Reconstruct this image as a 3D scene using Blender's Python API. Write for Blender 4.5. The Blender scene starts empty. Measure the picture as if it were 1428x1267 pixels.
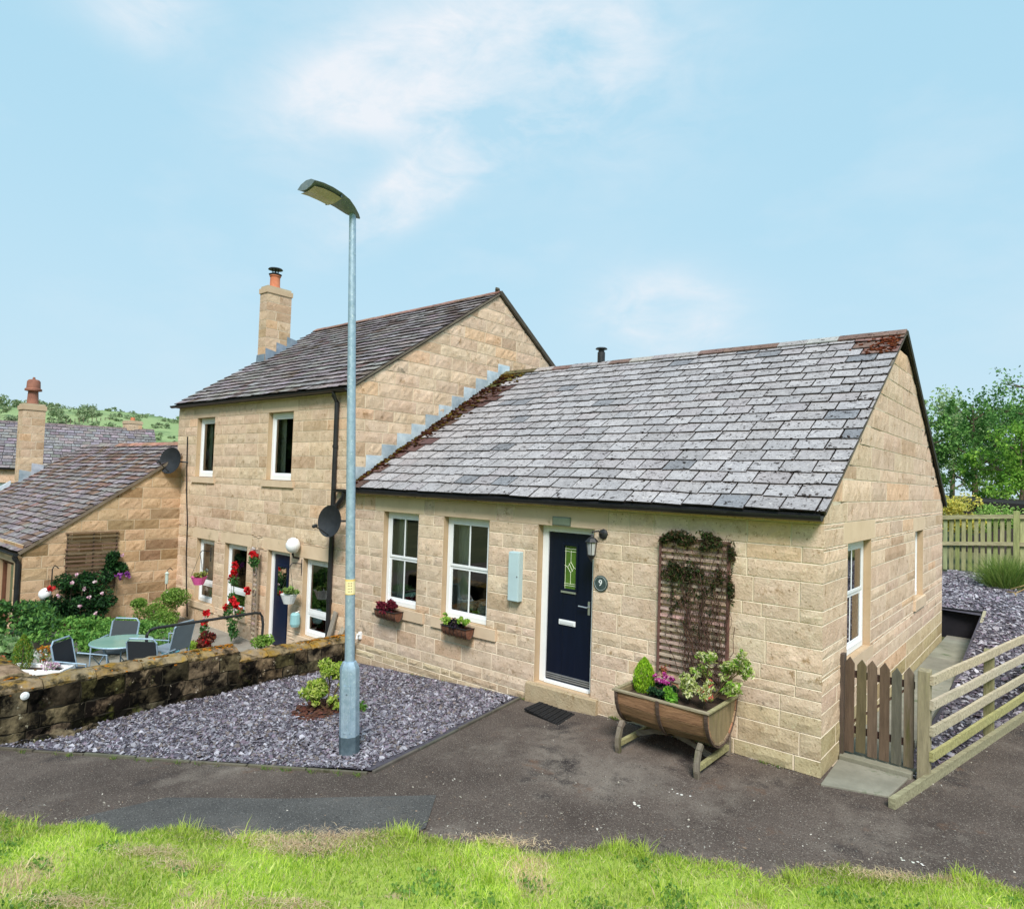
import bpy, math, random
import numpy as np
from mathutils import Vector, Matrix
random.seed(7); rng = np.random.default_rng(11)
SC = bpy.context.scene; COL = SC.collection
R = math.radians

# ---------------------------------------------------------------- camera
cam = bpy.data.objects.new('camera', bpy.data.cameras.new('camera')); COL.objects.link(cam)
_R = Vector((0.76563696, 0.64250688, 0.03138385)); _F = Vector((-0.6432729, 0.76473377, 0.03717844))
_U = _R.cross(_F)
cam.matrix_world = Matrix(((_R.x, _U.x, -_F.x, 1.89743712), (_R.y, _U.y, -_F.y, -7.11591093),
                           (_R.z, _U.z, -_F.z, 2.84416949), (0, 0, 0, 1)))
cam.data.sensor_width = 36; cam.data.sensor_fit = 'HORIZONTAL'; cam.data.lens = 36 * 928.936 / 1428
cam.data.clip_end = 2000; cam.data.clip_start = .05
SC.camera = cam

# ---------------------------------------------------------------- sun, sky, exposure
SUN_EL, SUN_AZ = 48.0, 138.0          # azimuth clockwise from +Y : the sun stands behind the camera, to the right
sd = Vector((math.sin(R(SUN_AZ)) * math.cos(R(SUN_EL)), math.cos(R(SUN_AZ)) * math.cos(R(SUN_EL)), math.sin(R(SUN_EL))))
sun = bpy.data.objects.new('sun', bpy.data.lights.new('sun', 'SUN')); COL.objects.link(sun)
sun.data.energy = 2.9; sun.data.angle = R(20); sun.data.color = (1, .94, .88)
sun.rotation_euler = sd.to_track_quat('Z', 'Y').to_euler(); sun.location = (4, -12, 12)

W = bpy.data.worlds.new('World'); SC.world = W; W.use_nodes = True
nt = W.node_tree; nt.nodes.clear()
def nd(t, tree=None, **k):
    n = (tree or nt).nodes.new(t)
    for a, b in k.items(): setattr(n, a, b)
    return n
L = nt.links.new
out = nd('ShaderNodeOutputWorld'); bg = nd('ShaderNodeBackground'); L(bg.outputs[0], out.inputs[0])
sky = nd('ShaderNodeTexSky', sky_type='NISHITA', sun_disc=False, sun_elevation=R(SUN_EL), sun_rotation=R(SUN_AZ),
         air_density=1.0, dust_density=2.5, ozone_density=1.5)
bg.inputs['Strength'].default_value = .15
tc = nd('ShaderNodeTexCoord')
def vm(op, a, b=None, **k):
    n = nd('ShaderNodeVectorMath', operation=op)
    for i, x in enumerate((a, b)):
        if x is None: continue
        if isinstance(x, (tuple, list, Vector)): n.inputs[i].default_value = tuple(x)
        else: L(x, n.inputs[i])
    return n
def ma(op, a, b=None, clamp=False):
    n = nd('ShaderNodeMath', operation=op); n.use_clamp = clamp
    for i, x in enumerate((a, b)):
        if x is None: continue
        if isinstance(x, (int, float)): n.inputs[i].default_value = x
        else: L(x, n.inputs[i])
    return n.outputs[0]
D = vm('NORMALIZE', tc.outputs['Generated']).outputs[0]
nz = nd('ShaderNodeTexNoise'); nz.inputs['Scale'].default_value = 3.2; nz.inputs['Detail'].default_value = 7; nz.inputs['Roughness'].default_value = .6
mp = nd('ShaderNodeMapping'); mp.inputs['Scale'].default_value = (1, 1, 2.2); L(D, mp.inputs[0]); L(mp.outputs[0], nz.inputs[0])
def pix(u, v):      # a direction of the sky
    return (_F + _R * ((u - 714) / 928.936) - _U * ((v - 633.5) / 928.936)).normalized()
def cloud(u0, v0, u1, v1, wid, amp):
    """a wisp lying between two directions of the sky, soft edged, 'wid' radians wide"""
    a, b = pix(u0, v0), pix(u1, v1); m = ((a + b) / 2).normalized(); t = (b - a); hl = t.length / 2; t.normalize(); s = m.cross(t).normalized()
    dt = ma('DIVIDE', vm('DOT_PRODUCT', D, t).outputs['Value'], hl + wid)
    dt = ma('SUBTRACT', dt, float(m.dot(t)) / (hl + wid))
    ds = ma('DIVIDE', vm('DOT_PRODUCT', D, s).outputs['Value'], wid)
    front = ma('GREATER_THAN', vm('DOT_PRODUCT', D, m).outputs['Value'], .3)
    r2 = ma('ADD', ma('MULTIPLY', dt, dt), ma('MULTIPLY', ds, ds))
    e = ma('POWER', 2.718, ma('MULTIPLY', r2, -1.6))
    return ma('MULTIPLY', ma('MULTIPLY', e, front), amp)
tot = None
for a in ((410, 145, 660, 105, .06, 1.5), (600, 110, 860, 70, .095, 1.1), (500, 320, 690, 190, .042, 1.9), (640, 190, 760, 120, .07, .5),
          (150, 0, 240, 20, .05, .9), (880, 435, 985, 450, .075, 1.5), (430, 40, 900, 30, .1, .45), (330, 200, 430, 260, .08, .22), (800, 220, 950, 160, .12, .35),
          (400, 330, 480, 290, .06, .25)):
    c = cloud(*a); tot = c if tot is None else ma('ADD', tot, c)
n3 = nd('ShaderNodeTexNoise'); n3.inputs['Scale'].default_value = 9; n3.inputs['Detail'].default_value = 9; n3.inputs['Roughness'].default_value = .62; n3.inputs['Distortion'].default_value = .6; L(mp.outputs[0], n3.inputs[0])
mixn = ma('ADD', ma('MULTIPLY', nz.outputs['Fac'], .55), ma('MULTIPLY', n3.outputs['Fac'], .45))
nn = ma('MULTIPLY', ma('SUBTRACT', mixn, .38), 4.4, True)
wis = ma('MULTIPLY', ma('MINIMUM', tot, 1.0), ma('ADD', ma('MULTIPLY', nn, .84), .10), True)
gen = ma('MULTIPLY', ma('SUBTRACT', nz.outputs['Fac'], .5), .9, True)       # faint veil everywhere
veil = ma('MAXIMUM', wis, gen)
hs = nd('ShaderNodeHueSaturation'); hs.inputs['Saturation'].default_value = .62; hs.inputs['Value'].default_value = 1.0; L(sky.outputs[0], hs.inputs['Color'])
tint = nd('ShaderNodeMix', data_type='RGBA'); tint.inputs[0].default_value = .9
L(hs.outputs[0], tint.inputs[6]); tint.inputs[7].default_value = (1.95, 3.35, 4.15, 1)
mx = nd('ShaderNodeMix', data_type='RGBA'); L(veil, mx.inputs[0]); L(tint.outputs[2], mx.inputs[6]); mx.inputs[7].default_value = (4.0, 4.15, 4.4, 1)
# paler air towards the horizon
zc = nd('ShaderNodeSeparateXYZ'); L(D, zc.inputs[0])
hz = ma('POWER', ma('SUBTRACT', 1.0, ma('ABSOLUTE', zc.outputs[2]), True), 4.0)
m2 = nd('ShaderNodeMix', data_type='RGBA'); L(ma('MULTIPLY', hz, .85), m2.inputs[0]); L(mx.outputs[2], m2.inputs[6]); m2.inputs[7].default_value = (3.1, 3.75, 4.15, 1)
L(m2.outputs[2], bg.inputs['Color'])

SC.view_settings.view_transform = 'Standard'; SC.view_settings.look = 'None'
SC.view_settings.exposure = .55; SC.view_settings.gamma = 1
SC.render.engine = 'CYCLES'
SC.cycles.max_bounces = 8; SC.cycles.transparent_max_bounces = 12

# ---------------------------------------------------------------- materials
def mat(name, c1, c2=None, scale=6, rough=.85, bump=0, bscale=60, metal=0, spots=None, attr=True, spec=.3, stretch=None, trans=0, detail=6):
    m = bpy.data.materials.new(name); m.use_nodes = True; t = m.node_tree; t.nodes.clear()
    N = lambda k, **a: nd(k, t, **a)
    K = t.links.new
    o = N('ShaderNodeOutputMaterial'); p = N('ShaderNodeBsdfPrincipled'); K(p.outputs[0], o.inputs[0])
    p.inputs['Roughness'].default_value = rough; p.inputs['Metallic'].default_value = metal; p.inputs['Specular IOR Level'].default_value = spec
    x = N('ShaderNodeTexCoord'); vec = x.outputs['Object']
    if stretch:
        mpg = N('ShaderNodeMapping'); mpg.inputs['Scale'].default_value = stretch; K(vec, mpg.inputs[0]); vec = mpg.outputs[0]
    c2 = c2 or c1
    n = N('ShaderNodeTexNoise'); n.inputs['Scale'].default_value = scale; n.inputs['Detail'].default_value = detail; n.inputs['Roughness'].default_value = .65; K(vec, n.inputs[0])
    rp = N('ShaderNodeValToRGB'); rp.color_ramp.elements[0].position = .32; rp.color_ramp.elements[1].position = .68
    rp.color_ramp.elements[0].color = (*c1, 1); rp.color_ramp.elements[1].color = (*c2, 1); K(n.outputs[0], rp.inputs[0])
    col = rp.outputs[0]
    for sp in (spots or []):
        sc, lo, hi, sca = sp[0], sp[1], sp[2], sp[3]
        s = N('ShaderNodeTexNoise'); s.inputs['Scale'].default_value = sca; s.inputs['Detail'].default_value = sp[4] if len(sp) > 4 else 4; s.inputs['Roughness'].default_value = .7; K(vec, s.inputs[0])
        q = N('ShaderNodeMapRange'); q.inputs['From Min'].default_value = lo; q.inputs['From Max'].default_value = hi; K(s.outputs[0], q.inputs[0])
        mm = N('ShaderNodeMix', data_type='RGBA'); K(q.outputs[0], mm.inputs[0]); K(col, mm.inputs[6]); mm.inputs[7].default_value = (*sc, 1); col = mm.outputs[2]
    if attr:
        a = N('ShaderNodeAttribute'); a.attribute_name = 'Col'
        mm = N('ShaderNodeMix', data_type='RGBA', blend_type='MULTIPLY'); mm.inputs[0].default_value = 1; K(col, mm.inputs[6]); K(a.outputs['Color'], mm.inputs[7]); col = mm.outputs[2]
    K(col, p.inputs['Base Color'])
    if trans:
        tr = N('ShaderNodeBsdfTranslucent'); K(col, tr.inputs[0]); ms = N('ShaderNodeMixShader'); ms.inputs[0].default_value = trans
        K(p.outputs[0], ms.inputs[1]); K(tr.outputs[0], ms.inputs[2]); K(ms.outputs[0], o.inputs[0])
    if bump:
        b = N('ShaderNodeBump'); b.inputs['Strength'].default_value = bump; b.inputs['Distance'].default_value = .01
        bn = N('ShaderNodeTexNoise'); bn.inputs['Scale'].default_value = bscale; bn.inputs['Detail'].default_value = 5; K(vec, bn.inputs[0])
        K(bn.outputs[0], b.inputs['Height']); K(b.outputs[0], p.inputs['Normal'])
    return m
def glass_mat(name, tint=(.90, .94, .93), refl=.16):
    m = bpy.data.materials.new(name); m.use_nodes = True; t = m.node_tree; t.nodes.clear(); K = t.links.new
    o = nd('ShaderNodeOutputMaterial', t); g = nd('ShaderNodeBsdfGlossy', t); g.inputs['Roughness'].default_value = .01
    tr = nd('ShaderNodeBsdfTransparent', t); tr.inputs[0].default_value = (*tint, 1)
    f = nd('ShaderNodeFresnel', t); f.inputs[0].default_value = 1.6
    ad = nd('ShaderNodeMath', t, operation='ADD'); ad.inputs[1].default_value = refl; ad.use_clamp = True; K(f.outputs[0], ad.inputs[0])
    # slight waviness of the panes
    ms = nd('ShaderNodeMixShader', t); K(ad.outputs[0], ms.inputs[0]); K(tr.outputs[0], ms.inputs[1]); K(g.outputs[0], ms.inputs[2]); K(ms.outputs[0], o.inputs[0])
    b = nd('ShaderNodeBump', t); b.inputs['Strength'].default_value = .04; n = nd('ShaderNodeTexNoise', t); n.inputs['Scale'].default_value = 2.5
    x = nd('ShaderNodeTexCoord', t); K(x.outputs['Object'], n.inputs[0]); K(n.outputs[0], b.inputs['Height']); K(b.outputs[0], g.inputs['Normal'])
    return m
SAND = (.60, .445, .275)
M = dict(
    stone=mat('sandstone', (.57, .435, .318), (.735, .592, .465), 4, .95, .8, 42, spots=[((.36, .25, .15), .57, .68, 7, 9), ((.27, .23, .18), .63, .71, 2.1, 10), ((.76, .65, .50), .58, .66, 24, 5), ((.30, .21, .13), .60, .66, 34, 5)], spec=.1),
    mortar=mat('lime_mortar', (.62, .52, .395), (.76, .66, .52), 3, .95, .3, 80, spec=.1),
    ash=mat('dressed_sandstone', (.64, .495, .355), (.75, .60, .45), 2.5, .9, .15, 90, spots=[((.42, .33, .22), .62, .72, 4, 8)], spec=.15),
    tile=mat('roof_tile', (.29, .28, .282), (.41, .397, .397), 7, .85, .6, 45, spots=[((.52, .50, .48), .59, .65, 15, 6), ((.035, .028, .026), .59, .625, 13, 4), ((.085, .07, .06), .575, .63, 38, 5)], spec=.25),
    oldtile=mat('weathered_roof_tile', (.17, .152, .152), (.31, .285, .285), 6, .9, .6, 40, spots=[((.07, .05, .045), .56, .64, 9, 5), ((.48, .46, .46), .60, .66, 16, 6)], spec=.2),
    deck=mat('roof_underlay', (.02, .018, .018), attr=False),
    moss=mat('moss', (.055, .03, .022), (.11, .065, .035), 14, 1, .8, 50, spec=.05),
    lead=mat('lead_sheet', (.42, .52, .60), (.74, .82, .88), 5, .45, .3, 20, metal=.25, spec=.5),
    black=mat('black_plastic', (.012, .012, .014), (.025, .025, .028), 5, .4, .05, 40, spec=.5),
    iron=mat('black_metal', (.014, .015, .017), (.03, .032, .035), 8, .45, .1, 60, spec=.5),
    white=mat('white_frame', (.82, .85, .87), (.90, .92, .94), 3, .35, 0, spec=.45),
    navy=mat('navy_door_paint', (.0015, .0045, .016), (.003, .007, .022), 3, .38, .12, 60, spec=.35, stretch=(8, 8, .6)),
    steel=mat('brushed_steel', (.55, .57, .58), (.7, .72, .73), 12, .3, 0, metal=.8),
    glass=glass_mat('window_glass'),
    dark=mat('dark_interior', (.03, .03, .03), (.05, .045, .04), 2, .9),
    curtain=mat('curtain_fabric', (.74, .72, .64), (.86, .84, .76), 4, .9, .1, 30),
    galv=mat('galvanised_steel', (.27, .39, .49), (.43, .55, .67), 18, .5, .1, 60, metal=.35, spots=[((.6, .7, .74), .6, .66, 40), ((.22, .32, .36), .62, .7, 5)]),
    galvd=mat('dark_base_coating', (.05, .08, .10), (.11, .15, .18), 9, .6, .2, 60),
    tarmac=mat('old_tarmac', (.066, .050, .043), (.150, .118, .100), .9, .92, 1.0, 110, spots=[((.225, .19, .16), .50, .68, .75, 9), ((.042, .034, .033), .55, .67, 1.4, 10), ((.26, .225, .19), .60, .64, 75, 2), ((.025, .02, .02), .58, .66, 60, 3), ((.15, .085, .055), .60, .72, 1.9, 10)], detail=12, spec=.2, attr=False),
    patch=mat('newer_tarmac', (.072, .070, .068), (.125, .120, .114), 1.4, .9, 1, 130, spots=[((.22, .21, .2), .60, .64, 75, 2), ((.03, .03, .03), .58, .66, 60, 3), ((.16, .14, .12), .55, .7, 1.1, 8)], spec=.2, attr=False),
    conc=mat('concrete', (.20, .19, .165), (.33, .315, .275), 4, .9, .4, 60, spots=[((.12, .13, .075), .58, .68, 3, 6)]),
    flag=mat('paving_flag', (.19, .185, .155), (.29, .28, .24), 3, .9, .3, 50, spots=[((.10, .13, .07), .6, .7, 2.5, 6)]),
    slatebed=mat('slate_dust', (.05, .045, .06), (.10, .09, .11), 20, .95, .9, 40, attr=False),
    slate=mat('slate_chip', (.9, .9, .9), (1.1, 1.1, 1.1), 30, .6, .2, 80, spec=.4),
    soil=mat('soil', (.03, .02, .014), (.07, .045, .03), 12, 1, 1, 40, attr=False),
    patio=mat('patio_flags', (.22, .20, .17), (.32, .30, .26), 2, .9, .3, 40, attr=False),
    wood=mat('weathered_wood', (.75, .75, .75), (1.15, 1.15, 1.15), 5, .85, .5, 30, stretch=(1, 1, 1), spots=[((.45, .42, .38), .6, .7, 9, 7)]),
    woodv=mat('upright_boards', (.7, .7, .7), (1.2, 1.2, 1.2), 9, .85, .5, 30, stretch=(3, 3, .35), spots=[((.5, .6, .3), .58, .72, 2, 5)]),
    woodx=mat('long_boards', (.62, .60, .58), (1.25, 1.25, 1.25), 12, .85, .7, 40, stretch=(.35, 3.2, 3.2), spots=[((.35, .30, .25), .6, .68, 14, 6)]),
    terra=mat('terracotta', (.46, .15, .075), (.62, .23, .12), 6, .8, .2, 50),
    leaf=mat('leaf', (.85, .85, .85), (1.15, 1.15, 1.15), 9, .6, 0, spec=.25, trans=.35),
    petal=mat('petal', (.9, .9, .9), (1.1, 1.1, 1.1), 9, .6, 0, spec=.2, trans=.3),
    grass=mat('grass_blade', (.85, .85, .85), (1.15, 1.15, 1.15), 1.5, .55, 0, spec=.3, trans=.45),
    bark=mat('bark', (.10, .075, .05), (.20, .16, .11), 8, .95, .7, 30),
    paint=mat('painted', (.92, .92, .92), (1.05, 1.05, 1.05), 4, .5, .05, 30, spec=.4),
    rub=mat('rubble_stone', (.08, .066, .045), (.28, .23, .16), 5, .95, 1, 26, spots=[((.008, .007, .006), .43, .56, 2.3, 9), ((.50, .47, .40), .64, .68, 11, 5), ((.09, .10, .03), .60, .70, 2.8, 6)], spec=.1),
    cope=mat('mossy_coping', (.17, .13, .08), (.34, .27, .18), 6, .95, 1, 30, spots=[((.30, .19, .04), .47, .60, 2.6, 9), ((.035, .03, .018), .50, .62, 4, 8), ((.62, .58, .50), .67, .71, 9, 5)], spec=.1),
    turf=mat('turf', (.26, .36, .05), (.40, .48, .10), .6, 1, .8, 20, spots=[((.42, .32, .19), .60, .66, 1.5, 6)], attr=False),
    field=mat('hill_grass', (.19, .28, .11), (.27, .35, .16), .05, 1, .3, 2, spots=[((.12, .19, .08), .52, .62, .14, 6)], attr=False),
    land=mat('land', (.07, .08, .035), (.13, .13, .06), .4, 1, .3, 6, attr=False),
    mat=mat('rubber_mat', (.008, .008, .009), (.02, .02, .022), 30, .8, .5, 80),
)

# ---------------------------------------------------------------- helpers
class MB:
    def __init__(s): s.v = []; s.f = []; s.c = []; s.m = []
    def add(s, vs, fs, col=(1, 1, 1), m=0):
        b = len(s.v); s.v += [tuple(v) for v in vs]
        for f in fs: s.f.append(tuple(b + i for i in f)); s.c.append(col); s.m.append(m)
    def hexa(s, p, col=(1, 1, 1), m=0):      # p: 4 bottom (ccw) + 4 top
        s.add(p, [(3, 2, 1, 0), (4, 5, 6, 7), (0, 1, 5, 4), (1, 2, 6, 5), (2, 3, 7, 6), (3, 0, 4, 7)], col, m)
    def box(s, x0, x1, y0, y1, z0, z1, col=(1, 1, 1), m=0):
        s.hexa([(x0, y0, z0), (x1, y0, z0), (x1, y1, z0), (x0, y1, z0), (x0, y0, z1), (x1, y0, z1), (x1, y1, z1), (x0, y1, z1)], col, m)
    def fbox(s, O, U, N, u0, u1, d0, d1, z0, z1, col=(1, 1, 1), m=0):   # box in a wall's frame: u along, d outward, z up
        O, U, N = Vector(O), Vector(U), Vector(N); Z = Vector((0, 0, 1))
        P = lambda u, d, z: O + U * u + N * d + Z * z
        s.hexa([P(u0, d0, z0), P(u1, d0, z0), P(u1, d1, z0), P(u0, d1, z0), P(u0, d0, z1), P(u1, d0, z1), P(u1, d1, z1), P(u0, d1, z1)], col, m)
    def beam(s, p, q, w, h, up=(0, 0, 1), col=(1, 1, 1), m=0, jit=0):
        p, q = Vector(p), Vector(q); d = (q - p).normalized(); up = Vector(up); sd = d.cross(up).normalized(); up = sd.cross(d)
        j = lambda: Vector((random.uniform(-jit, jit), random.uniform(-jit, jit), random.uniform(-jit, jit)))
        a = [p - sd * w / 2 - up * h / 2 + j(), q - sd * w / 2 - up * h / 2 + j(), q + sd * w / 2 - up * h / 2 + j(), p + sd * w / 2 - up * h / 2 + j()]
        b = [p - sd * w / 2 + up * h / 2 + j(), q - sd * w / 2 + up * h / 2 + j(), q + sd * w / 2 + up * h / 2 + j(), p + sd * w / 2 + up * h / 2 + j()]
        s.hexa(a + b, col, m)
    def tube(s, pts, r, n=8, col=(1, 1, 1), m=0, cap=True):
        pts = [Vector(p) for p in pts]; rs = r if isinstance(r, (list, tuple)) else [r] * len(pts)
        b = len(s.v); ref = Vector((0, 0, 1))
        for i, p in enumerate(pts):
            d = (pts[min(i + 1, len(pts) - 1)] - pts[max(i - 1, 0)]).normalized()
            if abs(d.dot(ref)) > .95: a = d.cross(Vector((1, 0, 0))).normalized()
            else: a = d.cross(ref).normalized()
            c = d.cross(a)
            for k in range(n):
                t = 2 * math.pi * k / n; s.v.append(tuple(p + (a * math.cos(t) + c * math.sin(t)) * rs[i]))
        for i in range(len(pts) - 1):
            for k in range(n):
                k2 = (k + 1) % n; s.f.append((b + i * n + k, b + i * n + k2, b + (i + 1) * n + k2, b + (i + 1) * n + k)); s.c.append(col); s.m.append(m)
        if cap:
            for q in (tuple(b + k for k in range(n))[::-1], tuple(b + (len(pts) - 1) * n + k for k in range(n))): s.f.append(q); s.c.append(col); s.m.append(m)
    def lathe(s, c, prof, n=16, col=(1, 1, 1), m=0, ax=(0, 0, 1)):
        c = Vector(c); ax = Vector(ax).normalized(); a = ax.orthogonal().normalized(); bb = ax.cross(a); b = len(s.v)
        for r, h in prof:
            for k in range(n):
                t = 2 * math.pi * k / n; s.v.append(tuple(c + ax * h + (a * math.cos(t) + bb * math.sin(t)) * r))
        for i in range(len(prof) - 1):
            for k in range(n):
                k2 = (k + 1) % n; s.f.append((b + i * n + k, b + i * n + k2, b + (i + 1) * n + k2, b + (i + 1) * n + k)); s.c.append(col); s.m.append(m)
        s.f.append(tuple(b + k for k in range(n))[::-1]); s.c.append(col); s.m.append(m)
        s.f.append(tuple(b + (len(prof) - 1) * n + k for k in range(n))); s.c.append(col); s.m.append(m)
    def prism(s, poly, vec, col=(1, 1, 1), m=0):
        n = len(poly); v = Vector(vec); P = [Vector(p) for p in poly]
        s.add(P + [p + v for p in P], [tuple(range(n))[::-1], tuple(range(n, 2 * n))] + [(i, (i + 1) % n, n + (i + 1) % n, n + i) for i in range(n)], col, m)
    def blob(s, c, r, col=(1, 1, 1), m=0, jit=.25, flat=1):
        c = Vector(c); vs = []
        for i, (t, k) in enumerate(((.0, 1), (.8, 6), (1.57, 7), (2.3, 6), (3.14, 1))):
            for j in range(k):
                a = 6.283 * (j + .5 * (i % 2)) / k; q = r * (1 + random.uniform(-jit, jit))
                vs.append(c + Vector((q * math.sin(t) * math.cos(a), q * math.sin(t) * math.sin(a), q * math.cos(t) * flat)))
        fs = [(0, 1 + j, 1 + (j + 1) % 6) for j in range(6)]
        A, B, C2 = 1, 7, 14
        for j in range(6): fs += [(A + j, B + j, B + j + 1), (A + j, B + j + 1, A + (j + 1) % 6)]
        fs += [(A, B + 6, B)]
        for j in range(6): fs += [(C2 + j, B + j + 1, B + j), (C2 + j, C2 + (j + 1) % 6, B + j + 1)]
        fs += [(C2, B, B + 6)]
        fs += [(20, C2 + (j + 1) % 6, C2 + j) for j in range(6)]
        s.add(vs, fs, col, m)
    def build(s, name, mats, parent=None, smooth=False, bevel=0):
        return meshobj(name, np.array(s.v, dtype=np.float64), s.f, s.c, mats, parent, smooth, bevel, s.m)
def root_loc(p):
    return Vector(p['_w']) if p is not None else Vector((0, 0, 0))
def meshobj(name, V, F, C, mats, parent=None, smooth=False, bevel=0, mi=None):
    """V world vertices; the object gets its origin at its parent's origin, or at its own base when it is top-level"""
    if parent is not None: o0 = np.array(parent['_w'])
    else:
        lo, hi = V.min(0), V.max(0); o0 = np.array([(lo[0] + hi[0]) / 2, (lo[1] + hi[1]) / 2, lo[2]])
    me = bpy.data.meshes.new(name); me.from_pydata((V - o0).tolist(), [], F if isinstance(F, list) else F.tolist())
    if not isinstance(mats, (list, tuple)): mats = [mats]
    for m in mats: me.materials.append(m if not isinstance(m, str) else M[m])
    a = me.attributes.new('Col', 'FLOAT_COLOR', 'FACE'); C = np.asarray(C, dtype=np.float32)
    C4 = np.ones((len(me.polygons), 4), dtype=np.float32); C4[:, :3] = C.reshape(-1, C.shape[-1])[:, :3]; a.data.foreach_set('color', C4.ravel())
    if mi is not None and len(mats) > 1: me.polygons.foreach_set('material_index', mi)
    if smooth: me.polygons.foreach_set('use_smooth', [True] * len(me.polygons))
    me.update()
    o = bpy.data.objects.new(name, me); COL.objects.link(o); o['_w'] = tuple(o0)
    if parent is not None: o.parent = parent
    else: o.location = o0
    if bevel:
        b = o.modifiers.new('bevel', 'BEVEL'); b.width = bevel; b.segments = 2; b.limit_method = 'ANGLE'
    if smooth:
        e = o.modifiers.new('edge', 'EDGE_SPLIT'); e.split_angle = R(38)
    return o
def tag(o, label=None, cat=None, group=None, kind=None):
    for k, v in (('label', label), ('category', cat), ('group', group), ('kind', kind)):
        if v: o[k] = v
    return o
def thing(name, label, cat, loc, group=None):
    o = bpy.data.objects.new(name, None); COL.objects.link(o); o.location = loc; o['_w'] = tuple(loc); o.empty_display_size = .2
    return tag(o, label, cat, group)
def copy_tree(o, loc):
    def rec(a, par):
        c = a.copy(); COL.objects.link(c)
        if par: c.parent = par
        for ch in [x for x in list(bpy.data.objects) if x.parent == a]: rec(ch, c)
        return c
    c = rec(o, None); c.location = loc; return c
def vary(c, a=.12):
    k = 1 + random.uniform(-a, a); return tuple(max(0, x * k * (1 + random.uniform(-a, a) * .35)) for x in c)

def varm(c, a=.1):
    k = 1 + random.uniform(-a, a); q = 1 + random.uniform(-.012, .012); return (c[0] * k * q, c[1] * k, c[2] * k / q)

def leaves(name, P, size, cols, mat_='leaf', parent=None, up=.3, aspect=.55, jitter=.3, fold=True):
    """P (n,3) centres; each leaf a folded diamond of its own size, turned at random"""
    n = len(P); P = np.asarray(P, float)
    d = rng.normal(size=(n, 3)); d[:, 2] += up; d /= np.linalg.norm(d, axis=1)[:, None]
    e = rng.normal(size=(n, 3)); e -= (e * d).sum(1)[:, None] * d; e /= np.linalg.norm(e, axis=1)[:, None]
    nn_ = np.cross(d, e); s = (size * (1 + rng.uniform(-jitter, jitter, n)))[:, None]
    a = P - d * s * .5; b = P + e * s * aspect * .5 + nn_ * s * .12; c = P + d * s * .5; f = P - e * s * aspect * .5 + nn_ * s * .12
    V = np.stack([a, b, c, f], 1).reshape(-1, 3)
    idx = np.arange(n) * 4; F = np.concatenate([np.stack([idx, idx + 1, idx + 2], 1), np.stack([idx, idx + 2, idx + 3], 1)])
    cols = np.asarray(cols, float); ci = cols[rng.integers(0, len(cols), n)] * (1 + rng.uniform(-.22, .22, (n, 1)))
    return meshobj(name, V, F, np.concatenate([ci, ci]), mat_, parent)
def ball(n, c, r, shell=.5):
    d = rng.normal(size=(n, 3)); d /= np.linalg.norm(d, axis=1)[:, None]
    q = rng.uniform(shell ** 3, 1, n) ** (1 / 3)
    return np.asarray(c) + d * q[:, None] * np.asarray(r)
def clumpy(n, c, r, k=14, cr=.38, seed=None):
    """points gathered in k clumps spread through an ellipsoid: uneven outline with gaps"""
    cc = ball(k, c, np.asarray(r) * .8, .35); w = rng.dirichlet(np.ones(k) * 3); out_ = []
    for i in range(k): out_.append(ball(max(3, int(n * w[i])), cc[i], np.asarray(r) * cr * rng.uniform(.6, 1.25), .2))
    return np.concatenate(out_)
def blades(name, P, h, w, lean, cols, mat_='grass', parent=None, curve=.35, direction=None):
    n = len(P); P = np.asarray(P, float); a = rng.uniform(0, 6.283, n); h = h * rng.uniform(.45, 1.25, n)
    dx = np.stack([np.cos(a), np.sin(a), np.zeros(n)], 1); t = rng.normal(0, lean, (n, 2)); T = np.stack([t[:, 0], t[:, 1], np.ones(n)], 1)
    if direction is not None: T += np.asarray(direction)
    T /= np.linalg.norm(T, axis=1)[:, None]; hh = h[:, None]; bend = np.stack([t[:, 0], t[:, 1], -np.abs(t).sum(1) * .4], 1) * hh * curve
    b0 = P - dx * w / 2; b1 = P + dx * w / 2; m0 = P + T * hh * .55 - dx * w * .38; m1 = P + T * hh * .55 + dx * w * .38; tp = P + T * hh + bend
    V = np.stack([b0, b1, m1, m0, tp], 1).reshape(-1, 3); i = np.arange(n) * 5
    F = [tuple(x) for x in np.stack([i, i + 1, i + 2, i + 3], 1).tolist()] + [tuple(x) for x in np.stack([i + 3, i + 2, i + 4], 1).tolist()]
    cols = np.asarray(cols, float); ci = (cols[rng.integers(0, len(cols), n)] if len(cols) != n else cols) * (1 + rng.uniform(-.2, .2, (n, 1)))
    return meshobj(name, V, F, np.concatenate([ci, ci]), mat_, parent)

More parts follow.
